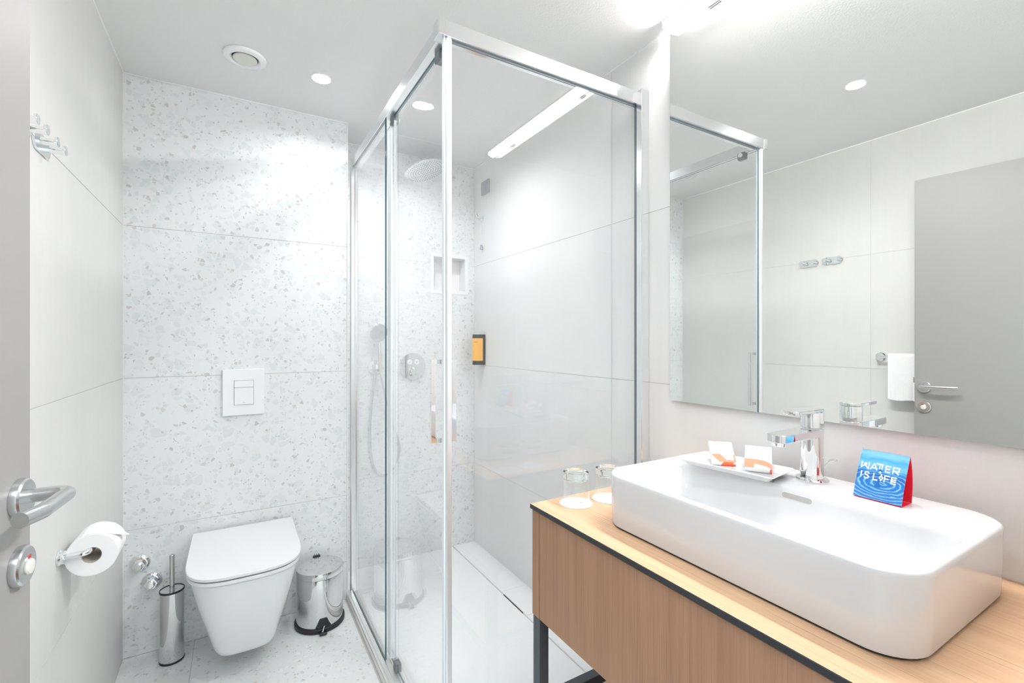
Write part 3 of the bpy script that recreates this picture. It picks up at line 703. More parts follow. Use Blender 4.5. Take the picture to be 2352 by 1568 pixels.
GLYPH = {  # strokes in a unit box (width about 0.8, height 1)
    'A': [[(0.02, 0), (0.42, 0.94), (0.82, 0)], [(0.2, 0.30), (0.64, 0.30)]],
    'W': [[(0.06, 1.0), (0.06, 0.12), (0.5, 0.52), (1.0, 0.0), (1.0, 1.0)], arc(0.55, 0.66, 0.13, 0, 360, 14)],
    'T': [[(-0.04, 0.94), (0.86, 0.94)], [(0.46, 0.94), (0.46, 0.0)]],
    'E': [[(0.08, 0), (0.08, 1)], [(0.08, 0.93), (0.66, 0.93)], [(0.08, 0.5), (0.6, 0.5)], [(0.08, 0.07), (0.66, 0.07)]],
    'R': [[(0.08, 0), (0.08, 1)], [(0.08, 0.93), (0.70, 0.93), (0.70, 0.42), (0.08, 0.42)], [(0.32, 0.42), (0.74, 0.0)]],
    'I': [[(0.1, 0), (0.1, 1)]],
    'S': [[(0.66, 0.74), (0.60, 0.90), (0.40, 0.95), (0.18, 0.90), (0.12, 0.72), (0.24, 0.56), (0.50, 0.48), (0.66, 0.32), (0.62, 0.13), (0.40, 0.05), (0.16, 0.10), (0.08, 0.24)]],
    'L': [[(0.08, 1), (0.08, 0.07), (0.62, 0.07)]],
    'F': [[(0.08, 0), (0.08, 1)], [(0.08, 0.93), (0.66, 0.93)], [(0.08, 0.5), (0.58, 0.5)]],
    'C': [arc(0.42, 0.5, 0.42, 50, 310, 14)],
    'Y': [[(0.02, 1), (0.40, 0.5), (0.78, 1)], [(0.40, 0.5), (0.40, 0)]],
    'j': [[(0.1, 0.68), (0.1, 1)], arc(0.1, 0.42, 0.20, 0, 360, 14), [(0.1, 0.16), (0.1, -0.06)]],   # the I of LIFE, drawn with a ring
    'e': [[(0.08, 0), (0.08, 1)], [(0.08, 0.93), (0.66, 0.93)], [(0.08, 0.62), (0.62, 0.62)], [(0.08, 0.35), (0.62, 0.35)], [(0.08, 0.07), (0.66, 0.07)]],
}
def write(bm, glyphs, to3, wd):
    """glyphs: (char, u, v, width scale, height)"""
    for ch, u, v, ws, h in glyphs:
        for st in GLYPH[ch]:
            closed = len(st) > 8 and (Vector(st[0]) - Vector(st[-1])).length < 1e-4
            pts = [(u + x * ws, v + y * h) for x, y in (st[:-1] if closed else st)]
            stroke(bm, pts, wd, to3, closed)

t = thing('soap_dispenser', 'black wall soap dispenser with an amber label in the shower', 'soap dispenser', (WR, 2.4665, 1.105))
DY, DA, DB = 2.4665, 0.0665, 0.0330     # half-oval section standing off the wall
def dp(deg, off, z): a_ = math.radians(deg); return (WR - 0.0005 - (DA + off) * math.cos(a_), DY - (DB + off) * math.sin(a_), z)
degs = [-90 + 180 * k / 28 for k in range(29)]
bm = bmesh.new(); loft(bm, [[dp(d_, -0.001, 1.1055) for d_ in degs], [dp(d_, 0, 1.1065) for d_ in degs], [dp(d_, 0, 1.2815) for d_ in degs], [dp(d_, -0.001, 1.2825) for d_ in degs]]); obj('bottle', bm, 'black_gloss', t)
ld = [-76 + 152 * k / 24 for k in range(25)]
bm = bmesh.new(); loft(bm, [[dp(d_, 0.0006, z) for d_ in ld] + [dp(d_, -0.001, z) for d_ in reversed(ld)] for z in (1.129, 1.2605)]); lb = obj('label', bm, 'amber', t)
def dl(u, v): return dp(u, 0.0009, v)
bm = bmesh.new()
for ch, u0 in (('C', 10), ('A', 20), ('R', 31), ('Y', 41)):   # strokes drawn in millimetres, then bent round the bottle
    for st in GLYPH[ch]: stroke(bm, [(x * 0.0075, y * 0.0072) for x, y in st], 0.0011, lambda p, q: dl(u0 + p * 1150, 1.2345 + q))
obj('lettering', bm, 'brown_print', lb, smooth=False, recalc=False)
bm = bmesh.new(); stroke(bm, [(0.0150 * math.cos(2 * PI * k / 30), 0.0175 * math.sin(2 * PI * k / 30)) for k in range(30)], 0.0016, lambda p, q: dl(8 + p * 1300, 1.198 + q), True)
obj('emblem', bm, 'amber_dark', lb, smooth=False, recalc=False); bm = bmesh.new()
for v, u0, u1 in ((1.2255, 8, 26), (1.157, 12, 24), (1.147, 8, 34), (1.142, 8, 34)): stroke(bm, [(u0 * 0.001, 0), (u1 * 0.001, 0)], 0.0012, lambda p, q: dl(p * 1000, v + q))
obj('small_print', bm, 'amber_dark', lb, smooth=False, recalc=False)['kind'] = 'stuff'

# ------------------------------------------------------------------ toilet
TX = 0.4145
def d_outline(hw, yfront, z, yback=YB - 0.0005, straight=0.205, n=3.2, seg=18, cx=TX):
    pts = [(cx + hw, yback, z)]
    ys0 = yfront + straight
    for k in range(seg + 1):
        a = PI / 2 * k / seg
        pts.append((cx + hw * math.cos(a) ** (2 / n), ys0 - straight * math.sin(a) ** (2 / n), z))
    for k in range(seg - 1, -1, -1):
        a = PI / 2 * k / seg
        pts.append((cx - hw * math.cos(a) ** (2 / n), ys0 - straight * math.sin(a) ** (2 / n), z))
    pts.append((cx - hw, yback, z)); return pts
t = thing('wall_hung_toilet', 'white wall-hung toilet with closed lid on the terrazzo wall', 'toilet', (TX, 2.1, 0.09))
bm = bmesh.new()
BOWL = ((0.090, 2.004, 0.092, 4.2), (0.101, 1.990, 0.0965, 4.2), (0.1075, 1.979, 0.106, 4.2), (0.113, 1.967, 0.125, 4.1), (0.1215, 1.951, 0.16, 3.9), (0.131, 1.932, 0.20, 3.7), (0.148, 1.903, 0.27, 3.5), (0.163, 1.879, 0.34, 3.3),
        (0.1725, 1.864, 0.39, 3.2), (0.1750, 1.859, 0.413, 3.2), (0.1735, 1.861, 0.4175, 3.2))
loft(bm, [d_outline(hw, yf, z, n=n) for hw, yf, z, n in BOWL])
obj('bowl', bm, 'toilet_ceramic', t)
def slab_d(name, ins, z0, z1, back, mat):
    bm = bmesh.new(); hw, yf, e = 0.1865 - ins, 1.845 + ins, 0.0016
    loft(bm, [d_outline(hw - e, yf + e, z0, YB - back), d_outline(hw, yf, z0 + e, YB - back), d_outline(hw, yf, z1 - e, YB - back), d_outline(hw - e, yf + e, z1, YB - back)]); obj(name, bm, mat, t)
slab_d('shade_spacer', 0.022, 0.4176, 0.4212, 0.040, 'grey_gap')  # both spacer slabs coloured dark, painting shade into the seat gaps
slab_d('seat', 0.0025, 0.4206, 0.4326, 0.035, 'seat_plastic')
slab_d('shade_spacer', 0.024, 0.4326, 0.4386, 0.040, 'grey_gap')
slab_d('lid', 0.0, 0.4384, 0.4500, 0.022, 'seat_plastic')
for s_ in (-1, 1):
    bm = bmesh.new(); lathe(bm, [(0.009, 0), (0.009, 0.022)], (TX + s_ * 0.075 - 0.011, YB - 0.018, 0.438), axis=(1, 0, 0), seg=16); obj('hinge', bm, 'seat_plastic', t)

t = thing('flush_plate', 'square white flush plate on the terrazzo wall above the toilet', 'flush plate', (0.411, YB, 0.92))
bm = box(0.332, 0.490, YB - 0.0115, YB - 0.0005, 0.9245, 1.1235, 0.0012, 1); obj('plate', bm, 'white_plastic', t)
bm = box(0.3745, 0.4485, YB - 0.0125, YB - 0.0118, 0.9695, 1.0752, 0.0003, 1); obj('gap', bm, 'grey_gap', t)
bm = box(0.3755, 0.4475, YB - 0.0145, YB - 0.0119, 1.0450, 1.0742, 0.0008, 1); obj('button', bm, 'white_plastic', t)
bm = box(0.3755, 0.4475, YB - 0.0145, YB - 0.0119, 0.9705, 1.0438, 0.0008, 1); bb = obj('button', bm, 'white_plastic', t)
bm = bmesh.new(); bx(bm, 0.406, 0.417, YB - 0.0147, YB - 0.0145, 0.9795, 0.9815); obj('printed_mark', bm, 'satin', bb, smooth=False)

# shut-off valves
def valve(x, z, ring, label):
    t = thing('shut_off_valve', label, 'valve', (x, YB, z), 'chrome shut-off valves beside the toilet')
    c = (x, YB - 0.0005, z); ax = (0, -1, 0)
    bm = bmesh.new(); lathe(bm, [(0.0345, 0), (0.0345, 0.003), (0.031, 0.009), (0.024, 0.013)], c, axis=ax, seg=36); obj('flange', bm, 'chrome', t)
    bm = bmesh.new(); lathe(bm, [(0.0205, 0.013), (0.0205, 0.017)], c, axis=ax, seg=30); obj('ring', bm, ring, t)
    bm = bmesh.new(); lathe(bm, [(0.020, 0.017), (0.0235, 0.019), (0.0235, 0.034), (0.021, 0.037)], c, axis=ax, seg=6); obj('collar', bm, 'chrome', t)
    bm = bmesh.new(); lathe(bm, [(0.0145, 0.037), (0.0135, 0.047), (0.010, 0.050)], c, axis=ax, seg=24); obj('cap', bm, 'chrome', t)
valve(0.0545, 0.3655, 'red_mark', 'chrome shut-off valve with a red ring, nearest the left wall')
valve(0.0925, 0.2850, 'blue_mark', 'chrome shut-off valve without red, just above the toilet brush')

# toilet brush
t = thing('toilet_brush', 'polished steel toilet brush holder standing left of the toilet', 'toilet brush', (0.166, 2.25, 0.0))
bc = (0.166, 2.2505, 0.0)
bm = bmesh.new(); lathe(bm, [(0.0402, 0.006), (0.0402, 0.272), (0.0386, 0.272), (0.0386, 0.22)], bc, seg=40, cap1=False); obj('holder', bm, 'steel', t)
bm = bmesh.new(); lathe(bm, [(0.0412, 0.0), (0.0416, 0.006), (0.0402, 0.008)], bc, seg=40); obj('base_ring', bm, 'black_plastic', t)
bm = bmesh.new(); lathe(bm, [(0.0382, 0.270), (0.0412, 0.270), (0.0416, 0.274), (0.0412, 0.277), (0.0385, 0.277), (0.0382, 0.270)], bc, seg=40, cap0=False, cap1=False); obj('rim', bm, 'black_plastic', t)
bm = bmesh.new(); lathe(bm, [(0.0385, 0.270), (0.0385, 0.2752)], bc, seg=40); obj('lid', bm, 'steel', t)
bm = bmesh.new(); lathe(bm, [(0.0085, 0.266), (0.0085, 0.408), (0.0075, 0.4095)], bc, seg=20); obj('handle', bm, 'satin', t)

# pedal bin
t = thing('pedal_bin', 'small polished steel pedal bin standing right of the toilet', 'bin', (0.703, 2.222, 0.0))
pc = (0.703, 2.222, 0.0)
bm = bmesh.new(); lathe(bm, [(0.101, 0.0), (0.1035, 0.003), (0.1035, 0.018), (0.0985, 0.022)], pc, seg=56); obj('base', bm, 'black_plastic', t)
bm = bmesh.new(); lathe(bm, [(0.0965, 0.020), (0.0965, 0.219), (0.0955, 0.222)], pc, seg=64); obj('body', bm, 'steel', t)
bm = bmesh.new(); lathe(bm, [(0.0945, 0.221), (0.0945, 0.2235)], pc, seg=64); obj('gap_ring', bm, 'dark_gap', t)
bm = bmesh.new(); lathe(bm, [(0.0970, 0.2235), (0.0972, 0.2440), (0.0955, 0.2490), (0.090, 0.2505), (0.05, 0.2515)], pc, seg=64); obj('lid', bm, 'steel', t)
bm = bmesh.new()
def onbin(u, v, off=0.0): a = -PI / 2 + u / 0.0965; return (pc[0] + (0.0965 + off) * math.cos(a), pc[1] + (0.0965 + off) * math.sin(a), v)
rg = []
for v, hw, off in ((0.024, 0.031, 0.005), (0.029, 0.030, 0.005), (0.034, 0.027, 0.004), (0.045, 0.0215, 0.003), (0.058, 0.0165, 0.002), (0.0625, 0.0130, 0.0012)):
    us = [-hw + 2 * hw * k / 8 for k in range(9)]
    rg.append([onbin(u, v, off) for u in us] + [onbin(u, v, -0.002) for u in reversed(us)])
loft(bm, rg)
obj('pedal_recess', bm, 'black_plastic', t)
bm = box(pc[0] - 0.018, pc[0] + 0.012, pc[1] - 0.124, pc[1] - 0.098, 0.004, 0.013, 0.002, 1); pd = obj('pedal', bm, 'black_plastic', t)
bm = bmesh.new(); tube(bm, [(pc[0] - 0.006, pc[1] - 0.114, 0.0125), (pc[0] + 0.004, pc[1] - 0.099, 0.030)], 0.0022, 8); obj('pedal_rod', bm, 'satin', pd)
bm = bmesh.new(); bx(bm, pc[0] - 0.016, pc[0] + 0.016, pc[1] + 0.094, pc[1] + 0.102, 0.2440, 0.2535)
for k in (-0.008, 0.0, 0.008): bx(bm, pc[0] + k - 0.001, pc[0] + k + 0.001, pc[1] + 0.095, pc[1] + 0.100, 0.2535, 0.260)
obj('hinge', bm, 'black_plastic', t, smooth=False)

# ------------------------------------------------------------------ left wall fittings
# hooks
def hook_plate(y0, y1, zc, label):
    t = thing('hook_rail', label, 'hook', (0.0, (y0 + y1) / 2, zc - 0.021), 'double hook plates on the left wall')
    r = 0.0212; poly = []
    for k in range(13): a = -PI / 2 + PI * k / 12; poly.append((y1 - r + r * math.cos(a), zc + r * math.sin(a)))
    for k in range(13): a = PI / 2 + PI * k / 12; poly.append((y0 + r + r * math.cos(a), zc + r * math.sin(a)))
    bm = bmesh.new(); prism(bm, poly, lambda y, z: (0.0006, y, z), lambda y, z: (0.0052, y, z)); obj('plate', bm, 'chrome', t)
    for yy in (y0 + 0.0235, y1 - 0.0235):
        bm = bmesh.new(); lathe(bm, [(0.0082, 0.0052), (0.0082, 0.0325)], (0, yy, zc), axis=(1, 0, 0), seg=24)
        lathe(bm, [(0.0082, 0.0325), (0.0112, 0.0328), (0.0112, 0.0372), (0.0104, 0.0382)], (0, yy, zc + 0.0022), axis=(1, 0, 0), seg=24)
        obj('peg', bm, 'chrome', t)
    return t
h0 = hook_plate(1.4018, 1.5047, 1.6930, 'chrome double hook plate on the left wall, the one nearer the toilet')
copy_thing(h0, (0, -0.1241, 0.0012), 'chrome double hook plate on the left wall, the one nearer the grey door')

# toilet paper holder and roll
t = thing('paper_holder', 'chrome toilet paper holder arm on the left wall', 'paper holder', (0.0, 1.577, 0.68))
bm = bmesh.new(); lathe(bm, [(0.0195, 0.0005), (0.0195, 0.004), (0.0165, 0.0075), (0.0165, 0.0125), (0.009, 0.0135)], (0, 1.5775, 0.7055), axis=(1, 0, 0), seg=28); obj('wall_flange', bm, 'chrome', t)
bm = bmesh.new(); tube(bm, fillet([(0.010, 1.5775, 0.7055), (0.058, 1.5775, 0.7075), (0.061, 1.700, 0.7075)], 0.017), 0.0072, 14); obj('arm', bm, 'chrome', t)
t = thing('toilet_roll', 'white toilet paper roll with a folded loose end on the chrome holder', 'toilet paper', (0.061, 1.64, 0.64))
RX, RZ, RY0, RY1, RR, RH = 0.0612, 0.6945, 1.590, 1.688, 0.0535, 0.0205
bm = bmesh.new(); lathe(bm, [(RR - 0.001, RY0), (RR, RY0 + 0.001), (RR, RY1), (RH, RY1), (RH, RY0), (RR - 0.001, RY0)], (RX, 0, RZ), axis=(0, 1, 0), seg=48, cap0=False, cap1=False); obj('paper', bm, 'paper', t)
bm = bmesh.new(); lathe(bm, [(RH - 0.0002, RY0 + 0.0005), (RH - 0.0002, RY1), (RH - 0.0012, RY1), (RH - 0.0012, RY0 + 0.0005), (RH - 0.0002, RY0 + 0.0005)], (RX, 0, RZ), axis=(0, 1, 0), seg=36, cap0=False, cap1=False); obj('core', bm, 'card_tube', t)
bm = bmesh.new(); rows = []
for k in range(9):
    s_ = k / 8; a = math.radians(112 - 66 * min(1, s_ / 0.62))
    if s_ <= 0.62: px_, pz_ = RX + (RR + 0.0012) * math.cos(a), RZ + (RR + 0.0012) * math.sin(a)
    else:
        a0 = math.radians(46); e = (s_ - 0.62) / 0.38 * 0.040
        px_, pz_ = RX + (RR + 0.0012) * math.cos(a0) + e * math.sin(a0) * 1.05, RZ + (RR + 0.0012) * math.sin(a0) - e * math.cos(a0) * 0.62
    tp = max(0.0, (s_ - 0.35) / 0.65)
    ya = RY0 + 0.002 + (0.046) * tp; yb = RY1 - 0.002 - 0.046 * tp
    rows.append([(px_, ya, pz_ + 0.000), (px_, (ya + yb) / 2, pz_ + 0.002 * tp), (px_, yb, pz_)])
top = rows; bot = [[(p[0] - 0.0004, p[1], p[2] - 0.0007) for p in r] for r in rows]
rings = [[*r, *reversed(q)] for r, q in zip(top, bot)]
loft(bm, rings); obj('loose_end', bm, 'paper', t)

# towel bar and towel
t = thing('towel_bar', 'chrome towel bar on the left wall behind the door', 'towel bar', (0.0, 0.91, 1.15))
BX, BZ = 0.052, 1.165
bm = bmesh.new(); tube(bm, fillet([(0.008, 1.104, BZ), (BX, 1.104, BZ), (BX, 0.72, BZ), (0.008, 0.72, BZ)], 0.012), 0.0070, 14); obj('bar', bm, 'chrome', t)
for yy in (1.104, 0.72):
    bm = bmesh.new(); lathe(bm, [(0.0225, 0.0005), (0.0225, 0.006), (0.019, 0.0095), (0.009, 0.010)], (0, yy, BZ), axis=(1, 0, 0), seg=32); obj('wall_flange', bm, 'chrome', t)
bm = bmesh.new(); rings = []
NP = 26
for j in range(NP):
    y = 0.842 + (1.048 - 0.842) * j / (NP - 1)
    wv = 0.0016 * math.sin(j * 0.9) + 0.0012 * math.sin(j * 2.3); zb = 0.955 + 0.003 * math.sin(j * 0.55)
    rad = 0.0195; th = 0.0115; outp, inp = [], []
    for z in [zb + (BZ - zb) * k / 10 for k in range(11)]: outp.append((BX + rad + wv * (1 - (z - zb) / (BZ - zb)) * 2.0, y, z))
    for k in range(1, 9): a = PI * k / 9; outp.append((BX + rad * math.cos(a), y, BZ + rad * math.sin(a)))
    for z in [BZ + (zb + 0.02 - BZ) * k / 8 for k in range(9)]: outp.append((BX - rad + wv, y, z))
    for p in reversed(outp):
        dx = p[0] - BX; k = (rad - th) / rad
        inp.append((BX + dx * k, y, p[2] if p[2] <= BZ else BZ + (p[2] - BZ) * k))
    rings.append(outp + inp)
loft(bm, rings); tag(obj('hand_towel', bm, 'towel'), 'white hand towel folded over the chrome towel bar', 'towel')

# ------------------------------------------------------------------ door leaf (opened against the left wall)
E0 = Vector((0.1298, 0.922, 0)); dd = Vector((0.0916, 0.9958, 0)).normalized(); dn = Vector((0.9958, -0.0916, 0)).normalized()
def D(u, off, z): p = E0 - dd * u + dn * off; return (p.x, p.y, z)
dr = thing('door_1', 'grey laminate door leaf standing open along the left wall', 'door', D(0.82, 0, 0.008)); dr['kind'] = 'structure'
def dbox(name, u0, u1, o0, o1, z0, z1, mat, parent, bev=0.0):
    bm = bmesh.new(); v = []
    for z in (z0, z1):
        for u, o in ((u0, o0), (u1, o0), (u1, o1), (u0, o1)): v.append(bm.verts.new(D(u, o, z)))
    for idx in ((3, 2, 1, 0), (4, 5, 6, 7), (0, 1, 5, 4), (1, 2, 6, 5), (2, 3, 7, 6), (3, 0, 4, 7)): bm.faces.new([v[i] for i in idx])
    if bev: bmesh.ops.bevel(bm, geom=bm.edges[:], offset=bev, segments=2, affect='EDGES')
    return obj(name, bm, mat, parent)
leaf = dbox('leaf', 0.0, 0.82, -0.038, 0.0, 0.008, 1.9967, 'door', dr, 0.0012)
dbox('latch', -0.0075, 0.0, -0.024, -0.012, 1.0486, 1.0752, 'satin', dr, 0.001)
dbox('lock_faceplate', -0.0008, 0.0, -0.030, -0.008, 0.93, 1.12, 'satin', dr)
ax = tuple(dn)
ros = thing  # (no helper needed)
bm = bmesh.new(); lathe(bm, [(0.0268, 0.0002), (0.0272, 0.004), (0.0262, 0.0085), (0.0240, 0.0105), (0.012, 0.0108)], D(0.0345, 0, 1.0345), axis=ax, seg=44); rs = obj('handle_rosette', bm, 'satin', dr)
bm = bmesh.new(); path = fillet([D(0.0345, 0.009, 1.0365), D(0.0345, 0.056, 1.0375), D(0.125, 0.058, 1.0385), D(0.158, 0.050, 1.0395)], 0.021)
tube(bm, path, 0.0094, 18); obj('door_handle', bm, 'satin', dr)
bm = bmesh.new(); lathe(bm, [(0.0268, 0.0002), (0.0272, 0.004), (0.0262, 0.0085), (0.0240, 0.0105), (0.012, 0.0108)], D(0.0350, 0, 0.9425), axis=ax, seg=44); rs = obj('lock_rosette', bm, 'satin', dr)
bm = bmesh.new(); lathe(bm, [(0.0095, 0.0105), (0.0105, 0.0125), (0.0095, 0.0148), (0.006, 0.0158)], D(0.0350, 0, 0.9405), axis=ax, seg=28); kb = obj('turn_knob', bm, 'ivory', rs)
def dprint(name, u0, u1, z0, z1, mat):
    return dbox(name, u0, u1, 0.0106, 0.0112, z0, z1, mat, rs)
dprint('indicator', 0.0270, 0.0360, 0.9500, 0.9545, 'red_mark'); dprint('indicator', 0.0363, 0.0430, 0.9500, 0.9535, 'white_plastic')
for zz in (0.25, 1.05, 1.80):
    bm = bmesh.new(); lathe(bm, [(0.007, zz), (0.007, zz + 0.09)], D(0.8265, -0.004, 0), seg=16); obj('hinge', bm, 'satin', dr)

# ------------------------------------------------------------------ vanity
KZ = 0.797; KX = 1.083; KY0, KY1 = YF + 0.0008, 1.0862
bm = bmesh.new(); fs = bx(bm, KX, WR - 0.0005, KY0, KY1, 0.7851, KZ)
bmesh.ops.bevel(bm, geom=[e for e in bm.edges if all(abs(v.co.z - KZ) < 1e-6 for v in e.verts) and (abs(e.verts[0].co.x - KX) < 1e-6 and abs(e.verts[1].co.x - KX) < 1e-6)], offset=0.0012, segments=1, affect='EDGES')
for f in bm.faces:
    f.normal_update(); f.material_index = 0 if f.normal.z > 0.95 else 1
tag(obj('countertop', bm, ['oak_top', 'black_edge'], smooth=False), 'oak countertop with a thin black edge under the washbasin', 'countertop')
t = thing('vanity_unit', 'oak washstand cabinet on dark metal legs under the countertop', 'vanity', (1.36, 0.6, 0.0))
CX, CZ0, CZ1 = 1.0895, 0.4925, 0.785
obj('side_panel', box(CX, WR - 0.001, 1.0528, 1.0850, CZ0, CZ1 - 0.0005, 0.0008, 1), 'oak_front_shaded', t)
obj('side_panel', box(CX, WR - 0.001, YF + 0.002, YF + 0.034, CZ0, CZ1 - 0.0005, 0.0008, 1), 'oak_front_shaded', t)
obj('drawer_front', box(CX, CX + 0.018, YF + 0.037, 1.0498, CZ0 + 0.0005, CZ1 - 0.0045, 0.001, 1), 'oak_front_shaded', t)
obj('bottom_panel', box(CX + 0.019, WR - 0.001, YF + 0.034, 1.0528, CZ0 + 0.002, CZ0 + 0.018), 'oak_front_shaded', t)
obj('back_panel', box(CX + 0.024, CX + 0.034, YF + 0.034, 1.0528, CZ0 + 0.018, CZ1 - 0.001), 'dark_gap', t)
for yy0, yy1 in ((1.0525, 1.0835), (YF + 0.003, YF + 0.034)):
    for x0 in (1.0915, 1.600):
        obj('leg', box(x0, x0 + 0.031, yy0, yy1, 0.0, CZ0 - 0.0003, 0.0015, 1), 'dark_metal', t)
    obj('stretcher', box(1.1225, 1.600, yy0 + 0.0005, yy1 - 0.0005, 0.232, 0.262, 0.001, 1), 'dark_metal', t)
obj('shelf', box(1.094, 1.630, YF + 0.034, 1.032, 0.238, 0.256, 0.001, 1), 'oak_shelf', t)
for x0 in (1.0915, 1.600): obj('stretcher', box(x0 + 0.0005, x0 + 0.0305, YF + 0.034, 1.0525, 0.208, 0.2375, 0.001, 1), 'dark_metal', t)

# ------------------------------------------------------------------ washbasin
BX0, BX1, BY0, BY1, BZ0, BZ1 = 1.1655, 1.596, 0.2630, 0.8935, 0.8018, 0.9255
t = thing('washbasin', 'large rectangular white ceramic washbasin on the oak countertop', 'washbasin', (1.38, 0.578, KZ))
def br(ins, r, z): return rrect(BX0 + ins, BX1 - ins, BY0 + ins, BY1 - ins, r, z, 10)
rings = [br(0.006, 0.063, BZ0), br(0.0040, 0.0645, BZ0 + 0.0006), br(0.0030, 0.066, BZ0 + 0.004), br(0.0008, 0.068, 0.86), br(0.0, 0.069, 0.914)]
for a in (18, 36, 54, 72, 90):
    q = math.radians(a); rings.append(br(0.0065 * (1 - math.cos(q)), 0.069 - 0.004 * (1 - math.cos(q)), 0.919 + 0.0065 * math.sin(q)))
IX0, IX1, IY0, IY1 = BX0 + 0.0135, 1.4365, BY0 + 0.0135, BY1 - 0.0135
def ir(f, b, s, r, z): return rrect(IX0 + f, IX1 - b, IY0 + s, IY1 - s, r, z, 10)
rings += [ir(-0.001, -0.006, -0.001, 0.056, BZ1), ir(0.0008, 0.000, 0.0008, 0.055, 0.9243), ir(0.002, 0.003, 0.002, 0.055, 0.9205), ir(0.004, 0.0060, 0.0045, 0.055, 0.910), ir(0.009, 0.0135, 0.010, 0.056, 0.885), ir(0.017, 0.026, 0.020, 0.058, 0.860),
          ir(0.030, 0.046, 0.040, 0.060, 0.842), ir(0.052, 0.074, 0.075, 0.055, 0.834), ir(0.085, 0.105, 0.15, 0.040, 0.831)]
bm = bmesh.new(); loft(bm, rings); bs = obj('basin', bm, 'ceramic', t)
bm = bmesh.new(); loft(bm, [br(0.008, 0.062, KZ + 0.0002), br(0.008, 0.062, BZ0 - 0.0001)]); obj('seal_joint', bm, 'dark_gap', t)
# overflow slot in the sloping back wall of the bowl
sl = Vector((0.0075, 0, 0.025)).normalized(); sn = Vector((-0.025, 0, 0.0075)).normalized()
oc = Vector((1.4300, 0.5570, 0.9072))
poly = []
for k in range(11): a = -PI / 2 + PI * k / 10; poly.append((0.0255 + 0.0055 * math.cos(a), 0.0055 * math.sin(a)))
for k in range(11): a = PI / 2 + PI * k / 10; poly.append((-0.0255 + 0.0055 * math.cos(a), 0.0055 * math.sin(a)))
bm = bmesh.new(); prism(bm, poly, lambda u, v: oc + Vector((0, u, 0)) + sl * v + sn * -0.002, lambda u, v: oc + Vector((0, u, 0)) + sl * v + sn * 0.0009); obj('overflow_slot', bm, 'slot', t)

# ------------------------------------------------------------------ tap
FX, FY = 1.533, 0.5776
t = thing('basin_tap', 'chrome single-lever mixer tap on the washbasin rim', 'tap', (FX, FY, BZ1))
bm = bmesh.new(); lathe(bm, [(0.0335, 0), (0.0338, 0.003), (0.0320, 0.006), (0.025, 0.007)], (FX, FY, BZ1 + 0.0002), seg=44); obj('base_flange', bm, 'chrome', t)
bm = bmesh.new(); lathe(bm, [(0.0245, 0.004), (0.0238, 0.03), (0.0235, 0.090), (0.0242, 0.1195), (0.0232, 0.1205)], (FX, FY, BZ1), seg=44); obj('body', bm, 'chrome', t)
def slab(x_tip, x_end, hw_tip, hw_end, z0, z1, droop=0.0):
    poly = []
    for k in range(13): a = PI / 2 + PI * k / 12; poly.append((x_tip + hw_tip + hw_tip * math.cos(a) * 0.62, hw_tip * math.sin(a)))
    for k in range(13): a = -PI / 2 + PI * k / 12; poly.append((x_end - hw_end + hw_end * math.cos(a), hw_end * math.sin(a)))
    bm = bmesh.new()
    L_ = x_end - x_tip
    f = lambda z, ins: (lambda x, y: (x + (ins if x < (x_tip + x_end) / 2 else -ins), FY + y * (1 - ins / 0.02), z - droop * (x_end - x) / L_))
    loft(bm, [[f(z0, 0.0012)(*p) for p in poly], [f(z0 + 0.0015, 0)(*p) for p in poly], [f(z1 - 0.0015, 0)(*p) for p in poly], [f(z1, 0.0012)(*p) for p in poly]])
    return bm
obj('spout', slab(1.3705, FX + 0.022, 0.0205, 0.0232, 1.0285, 1.0458), 'chrome', t)
bm = bmesh.new(); lathe(bm, [(0.0145, 0.0), (0.0135, -0.0085), (0.011, -0.009)], (1.3965, FY, 1.0288), seg=30); obj('aerator', bm, 'chrome', t)
bm = bmesh.new(); lathe(bm, [(0.0225, 1.0475), (0.0243, 1.0495), (0.0243, 1.083), (0.0235, 1.0845)], (FX, FY, 0), seg=44); obj('cartridge_cap', bm, 'chrome', t)
obj('lever', slab(1.4245, FX + 0.0243, 0.0200, 0.0243, 1.0850, 1.0925, 0.0), 'chrome', t)
bm = bmesh.new(); tube(bm, smooth_path([(1.5705, 0.585, BZ1), (1.5705, 0.577, 0.937), (1.5705, 0.5700, 0.9475), (1.5705, 0.562, 0.962), (1.5705, 0.553, 0.9715), (1.5705, 0.541, 0.9735)]), [0.0024] * 24 + [0.0022] * 17, 10); obj('pop_up_rod', bm, 'chrome', t)

# ------------------------------------------------------------------ dish with small cartons
t = thing('amenity_dish', 'white rectangular ceramic dish on the washbasin rim left of the tap', 'dish', (1.49, 0.72, BZ1))
GZ = BZ1 + 0.0004
def dr_(ins, r, z):      # rounded rectangle turned 8 degrees on the rim
    ca, sa = math.cos(math.radians(8)), math.sin(math.radians(8))
    return [(1.452 + x * ca - y * sa, 0.717 + x * sa + y * ca, z) for x, y, _ in rrect(-0.064 + ins, 0.064 - ins, -0.115 + ins, 0.115 - ins, r, 0, 4)]
bm = bmesh.new(); loft(bm, [dr_(0.022, 0.006, GZ), dr_(0.0155, 0.006, GZ + 0.003), dr_(0.0, 0.006, GZ + 0.0165), dr_(0.0022, 0.006, GZ + 0.018), dr_(0.0105, 0.006, GZ + 0.0135), dr_(0.0225, 0.006, GZ + 0.0055)])
obj('dish', bm, 'ceramic', t)
